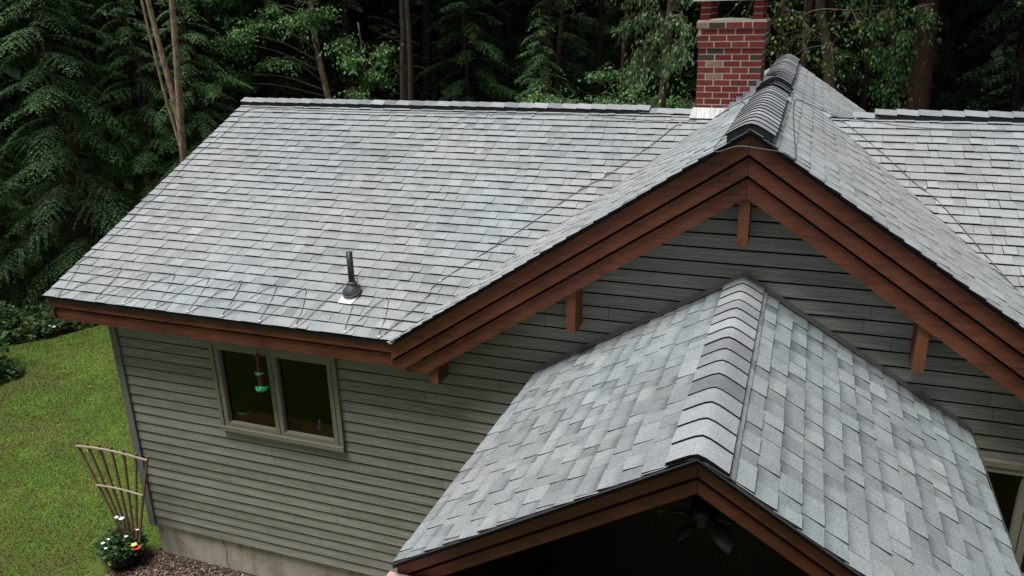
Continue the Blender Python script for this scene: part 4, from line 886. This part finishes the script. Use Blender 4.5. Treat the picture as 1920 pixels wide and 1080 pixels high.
# unseen trees added around the rest of the clearing to block low sky light
rs = random.Random(21)
for i in range(96):
    az = R(25+258*(i % 32+rs.uniform(.2, .8))/32); dd = (20, 24, 28)[i//32]+rs.uniform(-1.5, 1.5); x, y = 6+dd*math.sin(az), -2+dd*math.cos(az)
    place_tree('hemlock', hem_meshes[i % 3], x, y, rs.uniform(0, 6.28), rs.uniform(1.35, 1.65), 'tall unseen hemlock added round the clearing in front of the house to block low sky', 'hemlocks round the clearing', 'hemlock', z=-.1)
# far wood as one mass
rg = np.random.default_rng(9); N = 190000; az = np.radians(rg.uniform(-70, 30, N)); dd = rg.uniform(41, 58, N); zz_ = rg.uniform(-1, 19, N)
P = np.stack([C0.x+dd*np.sin(az), C0.y+dd*np.cos(az), zz_], 1); D = rg.normal(0, 1, (N, 3)); l = rg.uniform(.5, 1.25, N)
ob = bpy.data.objects.new('far_woodland', raw_mesh('far_woodland', leaves(P, D, l, l*.6, rg), rg.random(N)*.25, M['hemlock'], 4)); link(ob); tag(ob, 'dense dark woodland far behind the nearer trees', 'woodland', kind='stuff')
# flower bed at the far side of the lawn
def low_plant(name, label, cat, x, y, rad, hgt, nl, mat, seed, L=(.06, .12), group=None, stems=5):
    t = thing(name, label, cat, (x, y, zf), group); V_, T_ = plant_in(x, y, zf+.05, rad, hgt, nl, seed, L); leaf_obj('foliage', V_, T_, M[mat], t)
    b = MB(); rs_ = random.Random(seed)
    for _ in range(stems):
        a_ = rs_.uniform(0, 6.28); b.tube([(x, y, zf-.08), (x+math.cos(a_)*rad*.5, y+math.sin(a_)*rad*.5, zf+hgt*.7)], [.008, .004], 4)
    b.build('stems', M['bark'], t); return t
bed = [(-7.7, 6.75, .42), (-8.15, 6.15, .45), (-8.3, 5.6, .36), (-8.7, 5.15, .42), (-9.2, 6.1, .5), (-9.4, 4.85, .45), (-7.15, 7.4, .4), (-8.6, 7.0, .5), (-10.1, 5.3, .5), (-9.9, 4.5, .4), (-6.5, 7.9, .42), (-7.5, 8.0, .5), (-5.8, 8.5, .4), (-10.6, 4.3, .4)]
for i, (x, y, rd) in enumerate(bed):
    low_plant('bed_plant', 'low leafy plant in the flower bed along the forest edge of the lawn', 'plant', x, y, rd, .38, 330, 'leaf' if i % 3 else 'leaf_yel', 60+i, (.06, .14), 'low plants of the flower bed')
N = 9000; X = rg.uniform(-14, -4.5, N); Y = rg.uniform(4, 10.5, N); k_ = ~inpoly(X, Y, lawn_poly); X, Y = X[k_], Y[k_]; N = len(X)
P = np.stack([X, Y, zf-.1+rg.uniform(0, .22, N)], 1); D = rg.normal(0, 1, (N, 3)); D[:, 2] = abs(D[:, 2])*.4; l = rg.uniform(.04, .09, N)
ob = bpy.data.objects.new('ground_cover', raw_mesh('ground_cover', leaves(P, D, l, l*.7, rg), rg.random(N)*.7, M['leaf'], 4)); link(ob); tag(ob, 'low dark ground cover under the trees at the lawn edge', 'ground cover', kind='stuff')
rs = random.Random(4)
for i, (x, y) in enumerate(((-8.02, 5.42), (-7.95, 5.36), (-8.06, 5.33), (-9.1, 5.3), (-8.95, 5.45), (-9.0, 4.75), (-7.82, 5.75))):
    t = thing('white_flower', 'small white flower at the edge of the flower bed by the lawn', 'flower', (x, y, zf), 'white flowers of the flower bed'); b = MB(); b.tube([(x, y, zf-.05), (x, y, zf+.2+.02*i)], .004, 4); b.build('stem', M['cable'], t); flower(x, y, zf+.2+.02*i, .04, M['petal_w'], t, 'bloom')
t = thing('shrub', 'leafy green shrub at the left frame edge beside the lawn', 'shrub', (-7.30, 3.1, zf)); Vs, Ts_ = [], []
for i, (dx, dy, dz) in enumerate(((0, 0, .5), (-.4, .2, .8), (.1, .3, .3), (-.5, -.2, .4), (-.7, .4, 1.2), (-.2, .35, .9), (-1.0, .1, .9))):
    V_, T_ = plant_in(-7.30+dx, 3.1+dy, zf+dz-.4, .36, .62, 420, 90+i, (.06, .11)); Vs.append(V_); Ts_.append(T_)
leaf_obj('foliage', np.concatenate(Vs), np.concatenate(Ts_), M['leaf'], t)
b = MB()
for dx, dy, h in ((-.1, .1, 1.0), (-.4, .1, 1.2), (-.6, .3, 1.6), (-.3, .3, 1.3)): b.tube([(-7.6, 3.2, zf-.05), (-7.30+dx, 3.1+dy, zf+h)], [.02, .006], 5)
b.build('stems', M['bark'], t)
t = thing('broadleaf_plant', 'pale leafed young plant at the left frame edge in front of the flower bed', 'plant', (-9.2, 5.0, zf)); V_, T_ = plant_in(-9.25, 5.0, zf+.25, .42, .6, 280, 120, (.08, .15)); leaf_obj('foliage', V_, T_, M['leaf_pale'], t)
b = MB(); b.tube([(-9.3, 5.0, zf-.05), (-9.25, 5.0, zf+.7)], [.012, .006], 5); b.build('stem', M['bark'], t)
# fallen leaves lying on the lawn
N = 140; X = rg.uniform(-9, -.6, N); Y = rg.uniform(-2, 6, N); k_ = inpoly(X, Y, lawn_poly); X, Y = X[k_], Y[k_]; N = len(X)
P = np.stack([X, Y, np.full(N, zf+.045)], 1); D = rg.normal(0, 1, (N, 3)); D[:, 2] *= .12; l = rg.uniform(.03, .07, N)
ob = bpy.data.objects.new('fallen_leaves', raw_mesh('fallen_leaves', leaves(P, D, l, l*.6, rg, 3), rg.random(N), M['mulch'], 4)); link(ob); tag(ob, 'scattered pale fallen leaves lying on the lawn', 'leaves', kind='stuff')
